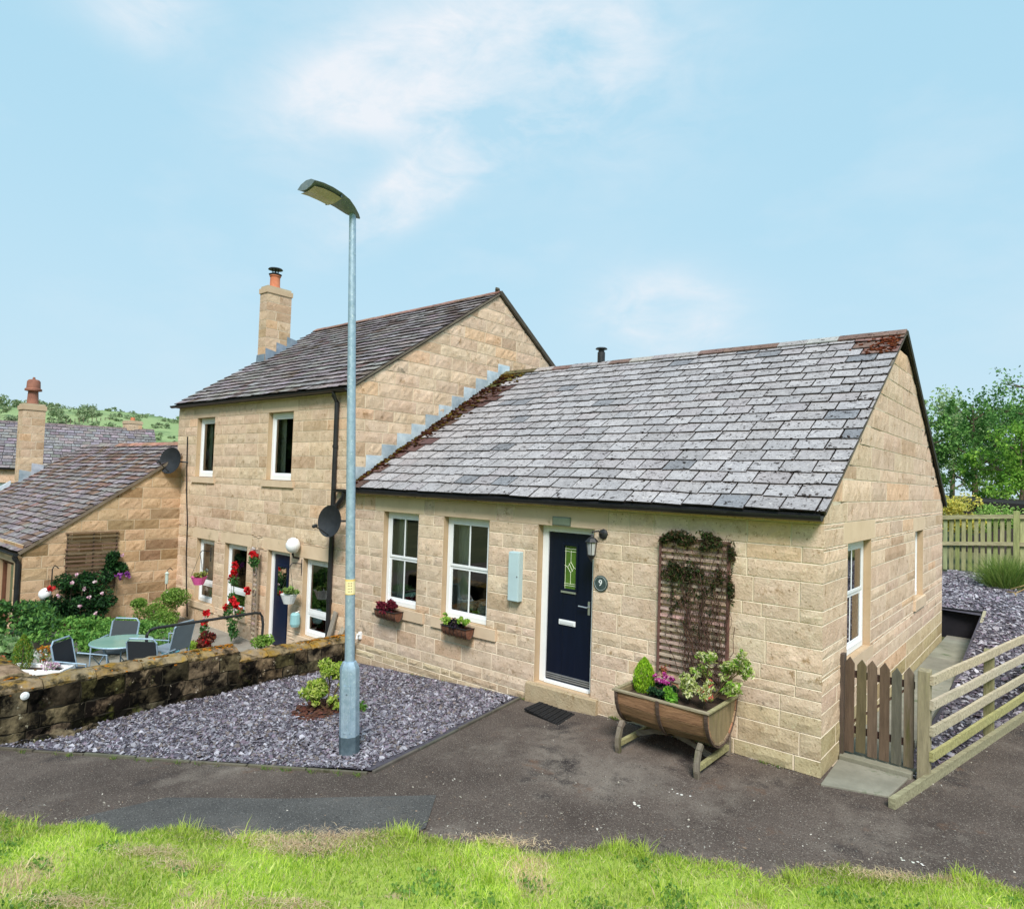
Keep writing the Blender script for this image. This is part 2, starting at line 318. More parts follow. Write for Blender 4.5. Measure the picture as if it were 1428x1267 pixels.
# ---------------------------------------------------------------- ground levels
def rz(x, y):                       # lane and front bed
    s = max(0, -2.3 - x); return -.068 * min(s, 6) - .02 * max(0, s - 6) * .5
EDGE = [(-16, -13.2), (-9, -8.0), (-5.02, -5.38), (-4.07, -4.9), (-3.4, -4.35), (-2.6, -3.88), (-2.07, -3.27), (-1.3, -2.76), (-.66, -2.3), (-.14, -2.1), (.48, -1.62), (1.11, -1.21), (1.63, -.84), (3.2, .25), (6, 2.0), (14, 7.5)]
E0 = Vector((-5.02, -5.38)); ED = (Vector((1.63, -.84)) - E0).normalized(); EN = Vector((ED.y, -ED.x))    # EN points to the camera side
def side(x, y): return (Vector((x, y)) - E0).dot(EN)
def tz(x, y):
    if y < 60 and side(x, y) > 0 and y < 9: 
        s = side(x, y); return rz(x, y) + .10 * min(s, 14) - .02
    if x < -7.5 and y > -4.9: z = -.62
    else: z = rz(x, y) - .03
    if x > -8 and y > 7.9: z = -.1
    if x > .6 and y > 4: z = min(.55, (y - 4) * .12) + max(0, min(y, 22) - 8.6) * .075
    elif y > 8.7: z = .5 + min(y - 8.6, 14) * .075 if x > -8 else -.62 + min(max(0, (x + 30) / 22), 1) * (min(y, 20) - 8) * .09
    dist = math.hypot(x - 2, y + 7)
    if dist > 60 and y > 0: z += min(1, (dist - 60) / 50) * (-x / dist * 11.8 if x < 0 else 0)
    return z
def grid(name, xs, ys, zf, m, keep=None):
    V = [(x, y, zf(x, y)) for y in ys for x in xs]; nx = len(xs); F = []
    for j in range(len(ys) - 1):
        for i in range(nx - 1):
            if keep is None or keep((xs[i] + xs[i + 1]) / 2, (ys[j] + ys[j + 1]) / 2): F.append((j * nx + i, j * nx + i + 1, (j + 1) * nx + i + 1, (j + 1) * nx + i))
    return meshobj(name, np.array(V), F, np.ones((len(F), 3)), m, smooth=True)
far = [-700, -400, -250, -170, -120, -90, -70, -55, -45, -36]
xs = far + [float(x) for x in np.arange(-30, -8, 1.0)] + [-7.71, -7.35] + [float(x) for x in np.arange(-7, 12, .5)] + [14, 18, 25, 40, 70, 120, 250, 600]
ys = [-600, -250, -120, -60, -35, -22, -16, -12] + [float(y) for y in np.arange(-10, 14.5, .5)] + [16, 18, 20, 22, 25, 30, 38, 50, 65, 85, 110, 150, 220, 400, 700]
g = grid('ground', xs, ys, lambda x, y: tz(x, y) - .02, 'land'); g['kind'] = 'structure'

# lane surface: strip between the grass edge and the buildings
lx = [float(x) for x in np.arange(-16, 12.1, .4)]; ly = [float(y) for y in np.arange(-14, 9.1, .4)]
lane = grid('lane', lx, ly, rz, 'tarmac', keep=lambda x, y: side(x, y) < .6 and not (x < -7.5 and y > -4.9) and not (x > .5 and y > (x - .45) / .18) and (y < .4 or x > .35)); lane['kind'] = 'structure'
# a newer square of tarmac let into the lane
mb = MB(); pp = [(-4.6, -5.1), (-4.38, -4.36), (-3.5, -3.72), (-2.46, -2.84), (-2.1, -3.3), (-2.1, -3.6), (-3.4, -4.5), (-4.1, -5.1)]
mb.add([(x, y, rz(x, y) + .012) for x, y in pp], [tuple(range(len(pp)))]); tag(mb.build('tarmac_patch', 'patch'), kind='structure')

# grass bank
def bank_z(x, y): return tz(x, y) + .02
bx = [float(x) for x in np.arange(-24, 14, .5)]; by = [float(y) for y in np.arange(-34, 9, .5)]
def nz2(x, y): return .5 + .25 * math.sin(x * 2.1 + y * 1.3) + .25 * math.sin(x * 1.1 - y * 2.7 + 1)
mb = MB(); rows = [0, .12, .3, .6, 1, 1.6, 2.5, 4, 7, 12, 20, 40]; prev = None
ed2 = []
for i in range(len(EDGE) - 1):
    a, b = Vector(EDGE[i]), Vector(EDGE[i + 1]); k = max(1, int((b - a).length / .15))
    for j in range(k): ed2.append(a + (b - a) * (j / k))
ed2.append(Vector(EDGE[-1])); ed2 = [p + EN * (.15 * math.exp(-((p.x + 1.2) / 2.6) ** 2) + .02 + .05 * math.sin(p.x * 9) + .04 * math.sin(p.x * 3.7 + 1) + .035 * math.sin(p.x * 17) + random.uniform(-.06, .06)) for p in ed2]
V = []; F = []
for p in ed2:
    for r_ in rows:
        q = p + EN * r_; V.append((q.x, q.y, rz(q.x, q.y) + .012 + .10 * min(r_, 14) + (.02 * nz2(q.x * 2, q.y * 2) if r_ > 0 else 0)))
nr = len(rows)
for i in range(len(ed2) - 1):
    for j in range(nr - 1): F.append((i * nr + j, i * nr + j + 1, (i + 1) * nr + j + 1, (i + 1) * nr + j))
bank = meshobj('grass_bank', np.array(V), F, np.ones((len(F), 3)), 'turf', smooth=True); bank['kind'] = 'structure'
def bank_pts(n, smax, t0=.0, t1=1.0, p=1.0):
    k = rng.uniform(t0, t1, n) * (len(ed2) - 1); i = k.astype(int); fr = k - i
    E_ = np.array([(q.x, q.y) for q in ed2]); A = E_[i] * (1 - fr[:, None]) + E_[np.minimum(i + 1, len(E_) - 1)] * fr[:, None]
    s = rng.uniform(0, 1, n) ** p * smax; Q = A + np.array([EN.x, EN.y]) * s[:, None]
    z = np.array([rz(x, y) for x, y in Q]) + .012 + .10 * s
    return np.column_stack([Q, z]), s
GREEN = np.array([(.38, .56, .055), (.52, .69, .08), (.60, .72, .13), (.20, .36, .03), (.68, .74, .24)])
STRAW = np.array([(.72, .56, .36), (.82, .68, .45), (.64, .46, .32)])
def grass_cols(P, s, straw_amt=1.0):
    n = len(P); x, y = P[:, 0], P[:, 1]
    f = np.sin(x * 3.1 + y * 2.2) + np.sin(x * 1.3 - y * 4.1 + 2) + np.sin(x * 7.3 + y * 5.1) * .5 + rng.normal(0, .35, n)
    st = (f * straw_amt > 1.7) | (rng.uniform(size=n) < .05)
    c = GREEN[rng.integers(0, 5, n)]; g2 = .85 + .3 * (np.sin(x * 2.3 + 1) * np.sin(y * 1.9 + x)); c = c * g2[:, None]
    c[st] = STRAW[rng.integers(0, 3, st.sum())]; return c
# length of EDGE spans: the visible stretch runs between the points 2 and 12
L_ = len(ed2) - 1
vis0 = min(range(len(ed2)), key=lambda i: (ed2[i] - Vector((-6.4, -6.2))).length) / L_; vis1 = min(range(len(ed2)), key=lambda i: (ed2[i] - Vector((2.6, -.2))).length) / L_
P1, s1 = bank_pts(150000, 2.0, vis0, vis1, 1.15); P2, s2 = bank_pts(12000, 6, 0, 1, .9); P3, s3 = bank_pts(9000, .22, vis0, vis1, 1.6)
P1[:, 2] -= .004
C1 = grass_cols(P1, s1)
g1 = blades('grass', P1, .062, .0055, .45, C1); g1['kind'] = 'stuff'; 
g2_ = blades('grass', P2, .11, .011, .4, grass_cols(P2, s2)); g2_['kind'] = 'stuff'
g3_ = blades('grass', P3, .075, .004, .6, grass_cols(P3, s3, .9)); g3_['kind'] = 'stuff'
# tufts of taller grass along the verge
tp = []
for k in range(26):
    Pq, _ = bank_pts(1, .8, vis0, vis1, 1.3); q = Pq[0]; m_ = rng.integers(60, 170); tp.append(q + np.column_stack([rng.normal(0, .045, m_), rng.normal(0, .045, m_), np.zeros(m_)]))
tp = np.concatenate(tp); tg = blades('long_grass', tp, .125, .0055, .42, GREEN[[0, 1, 2, 4]]); tg['kind'] = 'stuff'
tp = []
for k in range(26):
    Pq, _ = bank_pts(1, 1.5, vis0, vis1, 1.0); q = Pq[0]; m_ = 420; tt0 = rng.normal(0, .17, m_); ss0 = rng.normal(0, .04, m_); tp.append(q + np.column_stack([tt0 * ED.x + ss0 * EN.x, tt0 * ED.y + ss0 * EN.y, rng.uniform(.03, .055, m_)]))
tp = np.concatenate(tp); dg = blades('dry_grass_clippings', tp, .045, .005, 2.2, STRAW); dg['kind'] = 'stuff'
Pq, sq = bank_pts(9000, .34, vis0, vis1, 1.0); keep = (np.sin(Pq[:, 0] * 2.3 + 1) + np.sin(Pq[:, 0] * 5.1) * .6 + rng.normal(0, .5, len(Pq))) > .25; Pq = Pq[keep]; Pq[:, :2] -= np.array([EN.x, EN.y]) * .09; Pq[:, 2] += .012
dg = blades('verge_thatch', Pq, .04, .006, 2.4, [(.55, .42, .28), (.42, .31, .20), (.62, .50, .36), (.30, .24, .14)]); dg['kind'] = 'stuff'
Pq, sq = bank_pts(1, 1.8, vis0, vis1, 1.0); tw = []
for k in range(60):
    Pq, _ = bank_pts(1, 1.6, vis0, vis1, 1.0); m_ = 60; tw.append(Pq[0] + np.column_stack([rng.normal(0, .07, m_), rng.normal(0, .05, m_), rng.uniform(.01, .05, m_)]))
wl = leaves('clover_weeds', np.concatenate(tw), .028, [(.16, .30, .06), (.22, .38, .08), (.12, .24, .05)], up=2, aspect=.8); wl['kind'] = 'stuff'

# ---------------------------------------------------------------- coursed stone
def cell(mb, O, U, N, u0, u1, z0, z1, top, col, smooth=False, e0=0, e1=0, mcol=(1, 1, 1), rough=1.0, ground=None):
    if top is not None and z0 >= max(top(u0), top(u1)) - .01: return
    Z = Vector((0, 0, 1)); ins = (.0085 if rough < 2 else .007) if not smooth else .004
    cl = (lambda u, z: min(z, top(u))) if top else (lambda u, z: z)
    P = lambda u, d, z: O + U * u + N * d + Z * cl(u, z)
    nx = max(2, int((u1 - u0) / .075)) if not smooth else max(1, int((u1 - u0) / .3)); nz_ = max(2, int((z1 - z0) / .07)) if not smooth else 1
    a0 = u0 + (ins if not e0 else -.010); a1 = u1 - (ins if not e1 else -.010)
    g0 = z0 + ins; g1 = z1 - ins; vs = []; base = .010 if not smooth else .009
    sl = random.uniform(-.004, .004)
    for j in range(nz_ + 1):
        for i in range(nx + 1):
            edge = i in (0, nx) or j in (0, nz_)
            d = base if edge else base + rough * (.003 + random.uniform(-.004, .009)) + sl + (random.uniform(-.01, .02) if rough > 2 else 0)
            if smooth: d = base
            uu = a0 + (a1 - a0) * i / nx + (0 if edge or smooth else random.uniform(-.015, .015)); zz = g0 + (g1 - g0) * j / nz_ + (0 if edge or smooth else random.uniform(-.012, .012))
            if edge and rough > 2: uu += random.uniform(-.012, .012); zz += random.uniform(-.014, .014); d = base + random.uniform(.006, .020)
            if edge and not smooth: 
                uu += random.uniform(-.002, .003) * (1 if i in (0, nx) and not ((i == 0 and e0) or (i == nx and e1)) else 0); zz += random.uniform(-.003, .003)
            vs.append(P(uu, d, zz))
    w = nx + 1; fs = [(j * w + i, j * w + i + 1, (j + 1) * w + i + 1, (j + 1) * w + i) for j in range(nz_) for i in range(nx)]
    mb.add(vs, fs, col, 2 if smooth else 0)
    b = [0, nx, nz_ * w + nx, nz_ * w]; ring = [P(u0, 0, z0), P(u1, 0, z0), P(u1, 0, z1), P(u0, 0, z1)]
    # mortar skirt
    bot = [vs[i] for i in range(nx + 1)]; topv = [vs[nz_ * w + i] for i in range(nx + 1)]; lf = [vs[j * w] for j in range(nz_ + 1)]; rt = [vs[j * w + nx] for j in range(nz_ + 1)]
    mb.add(bot + [ring[1], ring[0]], [tuple(range(nx + 1))[::-1] + (nx + 2, nx + 1)], mcol, 1)
    mb.add(topv + [ring[2], ring[3]], [tuple(range(nx + 1)) + (nx + 1, nx + 2)], mcol, 1)
    mb.add(lf + [ring[3], ring[0]], [tuple(range(nz_ + 1)) + (nz_ + 1, nz_ + 2)], mcol if not e0 else col, 1 if not e0 else 0)
    mb.add(rt + [ring[2], ring[1]], [tuple(range(nz_ + 1))[::-1] + (nz_ + 2, nz_ + 1)], mcol if not e1 else col, 1 if not e1 else 0)
def stone_tone():
    r_ = random.random()
    if r_ < .07: c = (.84, .78, .71)
    elif r_ < .14: c = (1.06, .95, .84)
    elif r_ < .32: c = (1.10, 1.08, 1.05)
    else: c = (1, .98, .96)
    return vary(c, .06)
def wall(mb, O, U, N, length, courses, openings=(), top=None, smooth=(), e0=1, e1=1, blk=(.32, .72), reveal=.12, tone=None, rough=1.0, mcol=(1, 1, 1)):
    """smooth: dressed lintels and sills (u0,u1,z0,z1,proj); openings: (u0,u1,z0,z1)"""
    O, U, N = Vector(O), Vector(U), Vector(N); Z = Vector((0, 0, 1))
    holes = [tuple(o[:4]) for o in openings] + [tuple(o[:4]) for o in smooth]
    zs = sorted(set([round(z, 3) for z in courses])); cuts = sorted(set([round(h[2], 3) for h in holes] + [round(h[3], 3) for h in holes]))
    for c in cuts:
        near = min(zs, key=lambda z: abs(z - c))
        if abs(near - c) < .05 and near not in cuts: zs.remove(near)
        if c not in zs and min(courses) < c < max(courses): zs.append(c)
    zs.sort()
    for k in range(len(zs) - 1):
        z0, z1 = zs[k], zs[k + 1]; segs = [(0, length)]
        for h in holes:
            if h[2] < z1 - .005 and h[3] > z0 + .005:
                ns = []
                for a, b in segs:
                    if h[1] <= a or h[0] >= b: ns.append((a, b)); continue
                    if h[0] > a + .01: ns.append((a, h[0]))
                    if h[1] < b - .01: ns.append((h[1], b))
                segs = ns
        for a, b in segs:
            u = a; first = True
            while u < b - .01:
                l = random.uniform(*blk) * (.55 if z1 - z0 < .14 and random.random() < .3 else 1)
                if first and k % 2: l *= .6
                if b - (u + l) < blk[0] * .6: l = b - u
                cell(mb, O, U, N, u, u + l, z0, z1, top, tone(u + l / 2, (z0 + z1) / 2) if tone else stone_tone(), e0=e0 and u < .01, e1=e1 and u + l > length - .01, rough=rough, mcol=mcol); u += l; first = False
    for h in smooth:
        pr = h[4] if len(h) > 4 else 0
        if pr: mb.fbox(O, U, N, h[0], h[1], -.03, pr, h[2], h[3] - .004, (.97, .95, .92), 2)
        else: cell(mb, O, U, N, h[0], h[1], h[2], h[3], top, vary((1, .97, .93), .05), True, mcol=mcol)
    for (u0, u1, z0, z1) in [o[:4] for o in openings]:     # reveals
        P = lambda u, d, z: O + U * u + N * d + Z * z
        f = .009; ff = .012; rc = (.74, .69, .60)
        for q in ([P(u0, f, z0), P(u0, -reveal, z0), P(u0, -reveal, z1), P(u0, f, z1)], [P(u1, -reveal, z0), P(u1, f, z0), P(u1, f, z1), P(u1, -reveal, z1)],
                  [P(u0, -reveal, z1), P(u1, -reveal, z1), P(u1, f, z1), P(u0, f, z1)], [P(u0, f, z0), P(u1, f, z0), P(u1, -reveal, z0), P(u0, -reveal, z0)]):
            mb.add(q, [(0, 1, 2, 3)], rc, 2)
WM = ['stone', 'mortar', 'ash']
def window(par, O, U, N, u0, u1, z0, z1, style, back=.085, label=None, curtain='left', frame=.066, bottom=None, hfrac=.5):
    O, U, N = Vector(O), Vector(U), Vector(N); mb = MB(); f = frame; d0, d1 = -back - .05, -back
    zb = z0
    mb.fbox(O, U, N, u0, u0 + f, d0, d1, z0, z1); mb.fbox(O, U, N, u1 - f, u1, d0, d1, z0, z1)
    mb.fbox(O, U, N, u0 + f, u1 - f, d0, d1, z1 - f, z1); mb.fbox(O, U, N, u0 + f, u1 - f, d0, d1 + .012, z0, z0 + f * 1.15)
    a, b, c, d = u0 + f, u1 - f, z0 + f * 1.15, z1 - f; s = .040; panes = []
    def sash(c, d, dd, bars):
        mb.fbox(O, U, N, a, a + s, d0 + dd, d1 - .012 + dd, c, d); mb.fbox(O, U, N, b - s, b, d0 + dd, d1 - .012 + dd, c, d)
        mb.fbox(O, U, N, a + s, b - s, d0 + dd, d1 - .012 + dd, c, c + s); mb.fbox(O, U, N, a + s, b - s, d0 + dd, d1 - .012 + dd, d - s, d)
        for k in range(bars):
            m_ = a + (b - a) * (k + 1) / (bars + 1); mb.fbox(O, U, N, m_ - .014, m_ + .014, d0 + .02 + dd, d1 - .016 + dd, c + s, d - s)
        panes.append((a + s, b - s, c + s, d - s, d0 + .03 + dd))
    if style == 'sash': h = c + (d - c) * hfrac; sash(c, h + s * .2, 0, 1); sash(h + s * .2, d, .012, 1)
    elif style == 'single': sash(c, d, 0, 0)
    else: h = c + (d - c) * .27; mb.fbox(O, U, N, a, b, d0, d1 - .004, h - .03, h + .03); sash(c, h - .03, 0, 0); sash(h + .03, d, .004, 0)
    w = mb.build('window', 'white', par, bevel=.004)
    if label: w['label'] = label
    for q in panes:
        g_ = MB(); P = lambda u, z: O + U * u + N * q[4] + Vector((0, 0, z)); g_.add([P(q[0], q[2]), P(q[1], q[2]), P(q[1], q[3]), P(q[0], q[3])], [(0, 1, 2, 3)])
        g_.build('pane', 'glass', w)
    if curtain:
        cb = MB(); wd = u1 - u0; rngs = {'left': [(u0 - .1, u0 + wd * .34)], 'both': [(u0 - .1, u0 + wd * .25), (u1 - wd * .22, u1 + .1)], 'full': [(u0 - .05, u1 + .05)]}[curtain]
        for ca, cb_ in rngs:
            n = max(6, int((cb_ - ca) / .03)); pts = []
            for i in range(n + 1):
                u = ca + (cb_ - ca) * i / n; pts.append((u, -back - .17 - .018 * math.sin(i * 1.9) - .01 * random.random()))
            vs = [O + U * u + N * d_ + Vector((0, 0, z)) for z in (z0 - .02, z1 + .02) for u, d_ in pts]
            cb.add(vs, [(i, i + 1, n + 2 + i, n + 1 + i) for i in range(n)])
        cb.build('curtain', 'curtain', w, smooth=True)
    return w

# ---------------------------------------------------------------- roofs
def tiles(mb, O, U, S, length, slope, tw, gauge, tone, thick=.014, lift=.031, jit=.007, m=0, skip=None):
    O, U, S = Vector(O), Vector(U).normalized(), Vector(S).normalized(); N = U.cross(S).normalized()
    if N.z < 0: N = -N
    rows_ = int(round(slope / gauge)); gg = slope / rows_
    for r_ in range(rows_):
        s0 = r_ * gg; s1 = min(slope + .02, s0 + gg * 1.12); u = -(tw * .5 if r_ % 2 else 0) + random.uniform(-.015, .015)
        while u < length - .01:
            w_ = tw * random.uniform(.93, 1.07); a, b = max(0, u), min(length, u + w_)
            if b - a > .03:
                j = lambda q=1: random.uniform(-jit, jit) * q
                g_ = .0095; h0 = lift + random.uniform(0, .007); h1 = .012; sa = s0 + j(1.6); sb = s0 + j(1.6)
                P = lambda uu, ss, hh: O + U * uu + S * ss + N * hh
                k0, k1 = h0 + j(.5), h0 + j(.5)
                mb.hexa([P(a + g_, sa, k0 - thick), P(b - g_, sb, k1 - thick), P(b - g_, s1, h1 - thick), P(a + g_, s1, h1 - thick),
                         P(a + g_ + j(.3), sa, k0), P(b - g_, sb, k1), P(b - g_, s1, h1), P(a + g_, s1, h1)], tone((a + b) / 2, s0 + gg / 2), m)
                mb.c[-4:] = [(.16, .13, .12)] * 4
            u += w_
def ridge(mb, a, b, S1, S2, n, w=.20, th=.018, tone=None):
    a, b = Vector(a), Vector(b); d = (b - a) / n; S1 = Vector(S1).normalized(); S2 = Vector(S2).normalized()
    for i in range(n):
        p = a + d * i + Vector((0, 0, .035 + random.uniform(-.004, .006))); q = p + d * .985; c = tone(i / n) if tone else vary((.8, .78, .78), .1)
        for S in (S1, S2):
            N = d.cross(S).normalized(); N = N if N.z > 0 else -N
            mb.hexa([p + S * w, q + S * w, q, p, p + S * w + N * th, q + S * w + N * th, q + N * th, p + N * th], c)
def deckslab(mb, O, U, S, length, slope, th=.06, m=0, over=0):
    O, U, S = Vector(O), Vector(U).normalized(), Vector(S).normalized(); N = U.cross(S).normalized(); N = N if N.z > 0 else -N
    a = [O - N * th, O + U * length - N * th, O + U * length + S * slope - N * th, O + S * slope - N * th]
    b = [x + N * (th + .0) for x in a]; mb.hexa(a + b, (1, 1, 1), m)
def gutter(par, a, b, out, r=.055, label=None):
    a, b, out = Vector(a), Vector(b), Vector(out).normalized(); mb = MB(); n = 8; d = b - a; vs = []
    for p in (a, b):
        for rr in (r, r - .007):
            for i in range(n + 1):
                t = math.pi * i / n; vs.append(p + out * (r + rr * math.cos(t)) - Vector((0, 0, rr * math.sin(t))))
    k = n + 1; fs = []
    for i in range(n): fs += [(i, i + 1, 2 * k + i + 1, 2 * k + i), (k + i, 3 * k + i, 3 * k + i + 1, k + i + 1)]
    fs += [(0, 2 * k, 3 * k, k), (n, k + n, 3 * k + n, 2 * k + n)]
    mb.add(vs, fs)
    for p in (a, b): mb.prism([p + out * (r + r * math.cos(math.pi * i / n)) - Vector((0, 0, r * math.sin(math.pi * i / n))) for i in range(n + 1)], d.normalized() * (-.004 if p is b else .004))
    L2 = d.length; q = .4
    while q < L2:
        c = a + d * (q / L2); mb.beam(c - Vector((0, 0, .02)) - out * .02, c + out * (2 * r + .004) - Vector((0, 0, .015)), .025, .012); 
        mb.lathe(c + out * r - Vector((0, 0, .002)), [(r + .004, -.012), (r + .004, .012)][:0] or [(.001, 0), (.001, .001)], 4); q += .95
    return mb.build('gutter', 'black', par, smooth=True)

# ================================================================ COTTAGE
CL, CW, CE, CR_ = 7.69, 7.94, 2.60, 5.164
ov = .12; tanp = (CR_ - CE) / (CW / 2 + ov)
cot = thing('stone_cottage', 'single-storey sandstone cottage with grey tiled roof and navy blue front door', 'house', (-3.8, 4, 0))
CC = [-.75, -.6, -.4, -.2, 0, .19, .40, .62, .85, 1.01, 1.25, 1.49, 1.63, 1.90, 2.09, 2.25, 2.49, 2.66]
fo = (-CL, 0, 0); U_, N_ = (1, 0, 0), (0, -1, 0)
X = lambda x: x + CL
wins = [(-6.80, -5.95, .737, 2.25), (-5.385, -4.46, .737, 2.25)]
door_o = (-3.58, -2.69, .165, 2.25)
mb = MB()
def tone_c(u, z):
    x = u - CL; c = stone_tone()
    if z < rz(x, 0) + .12 and x < -1.6: c = (c[0] * .80, c[1] * .80, c[2] * .74)
    elif z < .25 and x > -1.6: c = (c[0] * .74, c[1] * .80, c[2] * .66)
    elif z < .05 or (z < .5 and x > -.9): c = (c[0] * .86, c[1] * .89, c[2] * .80)
    if z > 2.49: c = (c[0] * 1.0, c[1] * .87, c[2] * .74)  # course under the eaves tinted warm, offsetting the green bounce light there
    return c
sm = [(X(w[0]) - .22, X(w[1]) + .12, 2.25, 2.49) for w in wins] + [(X(w[0]) - .18, X(w[1]) + .20, .575, .737, .045) for w in wins] + [(X(door_o[0]) - .43, X(door_o[1]) + .2, 2.25, 2.49)]
sm += [(X(door_o[0]) - .10, X(door_o[1]) + .12, -.10, .165)]
wall(mb, fo, U_, N_, CL, CC, [(X(w[0]), X(w[1]), w[2], w[3]) for w in wins] + [(X(door_o[0]), X(door_o[1]), door_o[2], door_o[3])], None, sm, tone=tone_c, e0=0)
# gable facing +x
go = (0, 0, 0); GU, GN = (0, 1, 0), (1, 0, 0)
gtop = lambda y: CE + ov * tanp + min(y, CW - y) * tanp - .055
gc = CC[:-2] + [2.49, 2.71, 2.96, 3.12, 3.38, 3.62, 3.88, 4.10, 4.36, 4.62, 4.88, 5.15]
def tone_g(u, z):
    c = stone_tone(); c = tuple(a * b for a, b in zip(c, (1.04, 1.0, .99)))
    if z < .3: c = (c[0] * .70, c[1] * .76, c[2] * .60)
    elif z < .65 and (u > 4.5 or u < .6): c = (c[0] * .86, c[1] * .88, c[2] * .78)
    return c
gw = [(.93, 2.05, .95, 2.25), (5.08, 5.80, 1.15, 2.22)]
wall(mb, go, GU, GN, CW, gc, gw, gtop, [(.75, 2.25, 2.25, 2.49), (4.9, 5.98, 2.22, 2.44), (.8, 2.2, .80, .95, .012), (4.95, 5.92, .99, 1.15, .045)], tone=tone_g, blk=(.8, 1.6), rough=.6)
# plain back wall and end lining
mb.box(-CL, -.14, CW - .25, CW, -.7, CE + .02, (1, 1, 1), 2)
mb.box(-CL + .01, -.14, .32, .42, -.7, .1, (1, 1, 1), 2)
cw = mb.build('wall', WM, cot)
# verge infill under back slope outer corner
# roof
th_ = math.atan(tanp); SL = (CW / 2 + ov) / math.cos(th_); Sf = Vector((0, math.cos(th_), math.sin(th_))); Sb = Vector((0, -math.cos(th_), math.sin(th_)))
x0r, lr = -CL + .01, CL + .05
mb = MB()
def tone_r(u, s):
    c = varm((1.02, 1.0, 1.02), .13); r_ = random.random()
    if r_ < .045: c = varm((.60, .63, .68), .1)
    elif r_ < .14: c = varm((.98, .93, .95), .08)
    m_ = max(0, 1 - (u + random.uniform(-.25, .25)) / (.35 + .55 * (s / SL)))         # moss creeping from the abutment
    if m_ > .25: c = vary((.34, .20, .17) if s < SL * .85 else (.30, .28, .08), .25)
    if (lr - u) < .55 and s > SL * .84 and (lr - u) > .03: c = vary((.56, .36, .30), .25)
    return c
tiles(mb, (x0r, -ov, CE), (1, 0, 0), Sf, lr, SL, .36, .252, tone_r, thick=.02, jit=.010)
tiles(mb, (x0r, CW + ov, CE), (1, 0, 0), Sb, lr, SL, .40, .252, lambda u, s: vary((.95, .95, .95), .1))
deckslab(mb, (x0r, -ov + .02, CE + .01), (1, 0, 0), Sf, lr - .03, SL, .05, 1); deckslab(mb, (x0r, CW + ov - .02, CE + .01), (1, 0, 0), Sb, lr - .03, SL, .05, 1)
rf = mb.build('roof', ['tile', 'deck'], cot)
mb = MB(); ridge(mb, (x0r, CW / 2, CR_), (x0r + lr, CW / 2, CR_), -Sf, -Sb, 17, .17, .02, lambda t: vary((.50, .33, .27) if (t > .55 and random.random() < .65) or random.random() < .2 else (.95, .93, .9), .15) if t > .1 else vary((.35, .30, .14), .2))
mb.build('ridge_tile', 'tile', rf)
# moss clumps
mb = MB()
Nf = Vector((0, -math.sin(th_), math.cos(th_)))
def mossat(u, s, r_, col): mb.blob(Vector((x0r + u, -ov, CE)) + Sf * s + Nf * (.03), r_, col, 0, .35, .45)
for i in range(560):
    s = random.uniform(.05, SL); wdt = .10 + .62 * (s / SL) ** 1.2; u = abs(random.gauss(0, .6)) * wdt
    mossat(u, s, random.uniform(.018, .05), vary((.55, .36, .33), .4) if random.random() < .8 else (1.3, 1.6, .5))
for i in range(60): mossat(abs(random.gauss(0, .45)), SL - abs(random.gauss(0, .18)), random.uniform(.02, .05), vary((1.9, 2.1, .5), .3))
for i in range(140):
    mossat(lr - .05 - abs(random.gauss(0, .22)), SL * random.uniform(.84, .99), random.uniform(.012, .035), vary((1.9, .95, .75), .4))
gg = SL / 19
for i in range(620):
    r_ = random.randint(0, 18); u = random.uniform(.3, lr); p_ = .25 + .75 * (u > lr * .6); 
    if random.random() < p_: mossat(u if random.random() < .75 else lr - abs(random.gauss(0, .25)), r_ * gg + random.uniform(-.01, .05), random.uniform(.006, .018), vary((.35, .3, .3), .3))
mb.build('moss', 'moss', rf)
# bargeless verge mortar strip on the gable
mb = MB()
for (S, y0) in ((Sf, -ov), (Sb, CW + ov)):
    mb.beam(Vector((.032, y0, CE - .012)) + S * .03, Vector((.032, y0, CE - .012)) + S * (SL - .01), .036, .035, (0, 0, 1), (.55, .5, .45), jit=.003)
mb.beam(Vector((.058, CW + ov, CE)) + Sb * .0, Vector((.058, CW + ov, CE)) + Sb * SL, .02, .09, (0, 0, 1), (.16, .17, .14))
mb.build('verge', 'conc', rf)
gutter(cot, (-CL - .28, -ov + .015, CE - .02), (.03, -ov + .015, CE - .02), (0, -1, 0))
# soffit board under the tiles
mb = MB(); mb.box(-CL, -.0, -ov + .005, .01, CE - .075, CE - .0, (1, 1, 1)); mb.build('fascia', 'black', cot)
# stepped lead flashing against the taller gable
mb = MB(); zr = lambda y: CE + (y + ov) * tanp
for i in range(12):
    y0 = -.10 + i * .345; y1 = y0 + .38; t1 = zr(y0) + .37 + random.uniform(-.02, .02)
    x_ = -CL + .016 + .004 * (i % 2)
    poly = [(x_, y0, zr(y0) + .0), (x_, y1, zr(y1) + .0), (x_, y1, max(zr(y1) + .02, t1 + .0)), (x_, y0 + .0, t1)]
    mb.prism(poly, (.006, 0, 0), varm((1, 1, 1), .16))
    pass
mb.build('lead_flashing', 'lead', rf)
# flue
mb = MB(); mb.lathe((-5.22, 3.99, 5.10), [(.075, 0), (.075, .30), (.06, .31), (.06, .36)], 16); mb.lathe((-5.22, 3.99, 5.46), [(.03, -.1), (.03, 0), (.12, .005), (.10, .03), (.02, .045)], 16)
mb.build('flue', 'iron', rf, smooth=True)
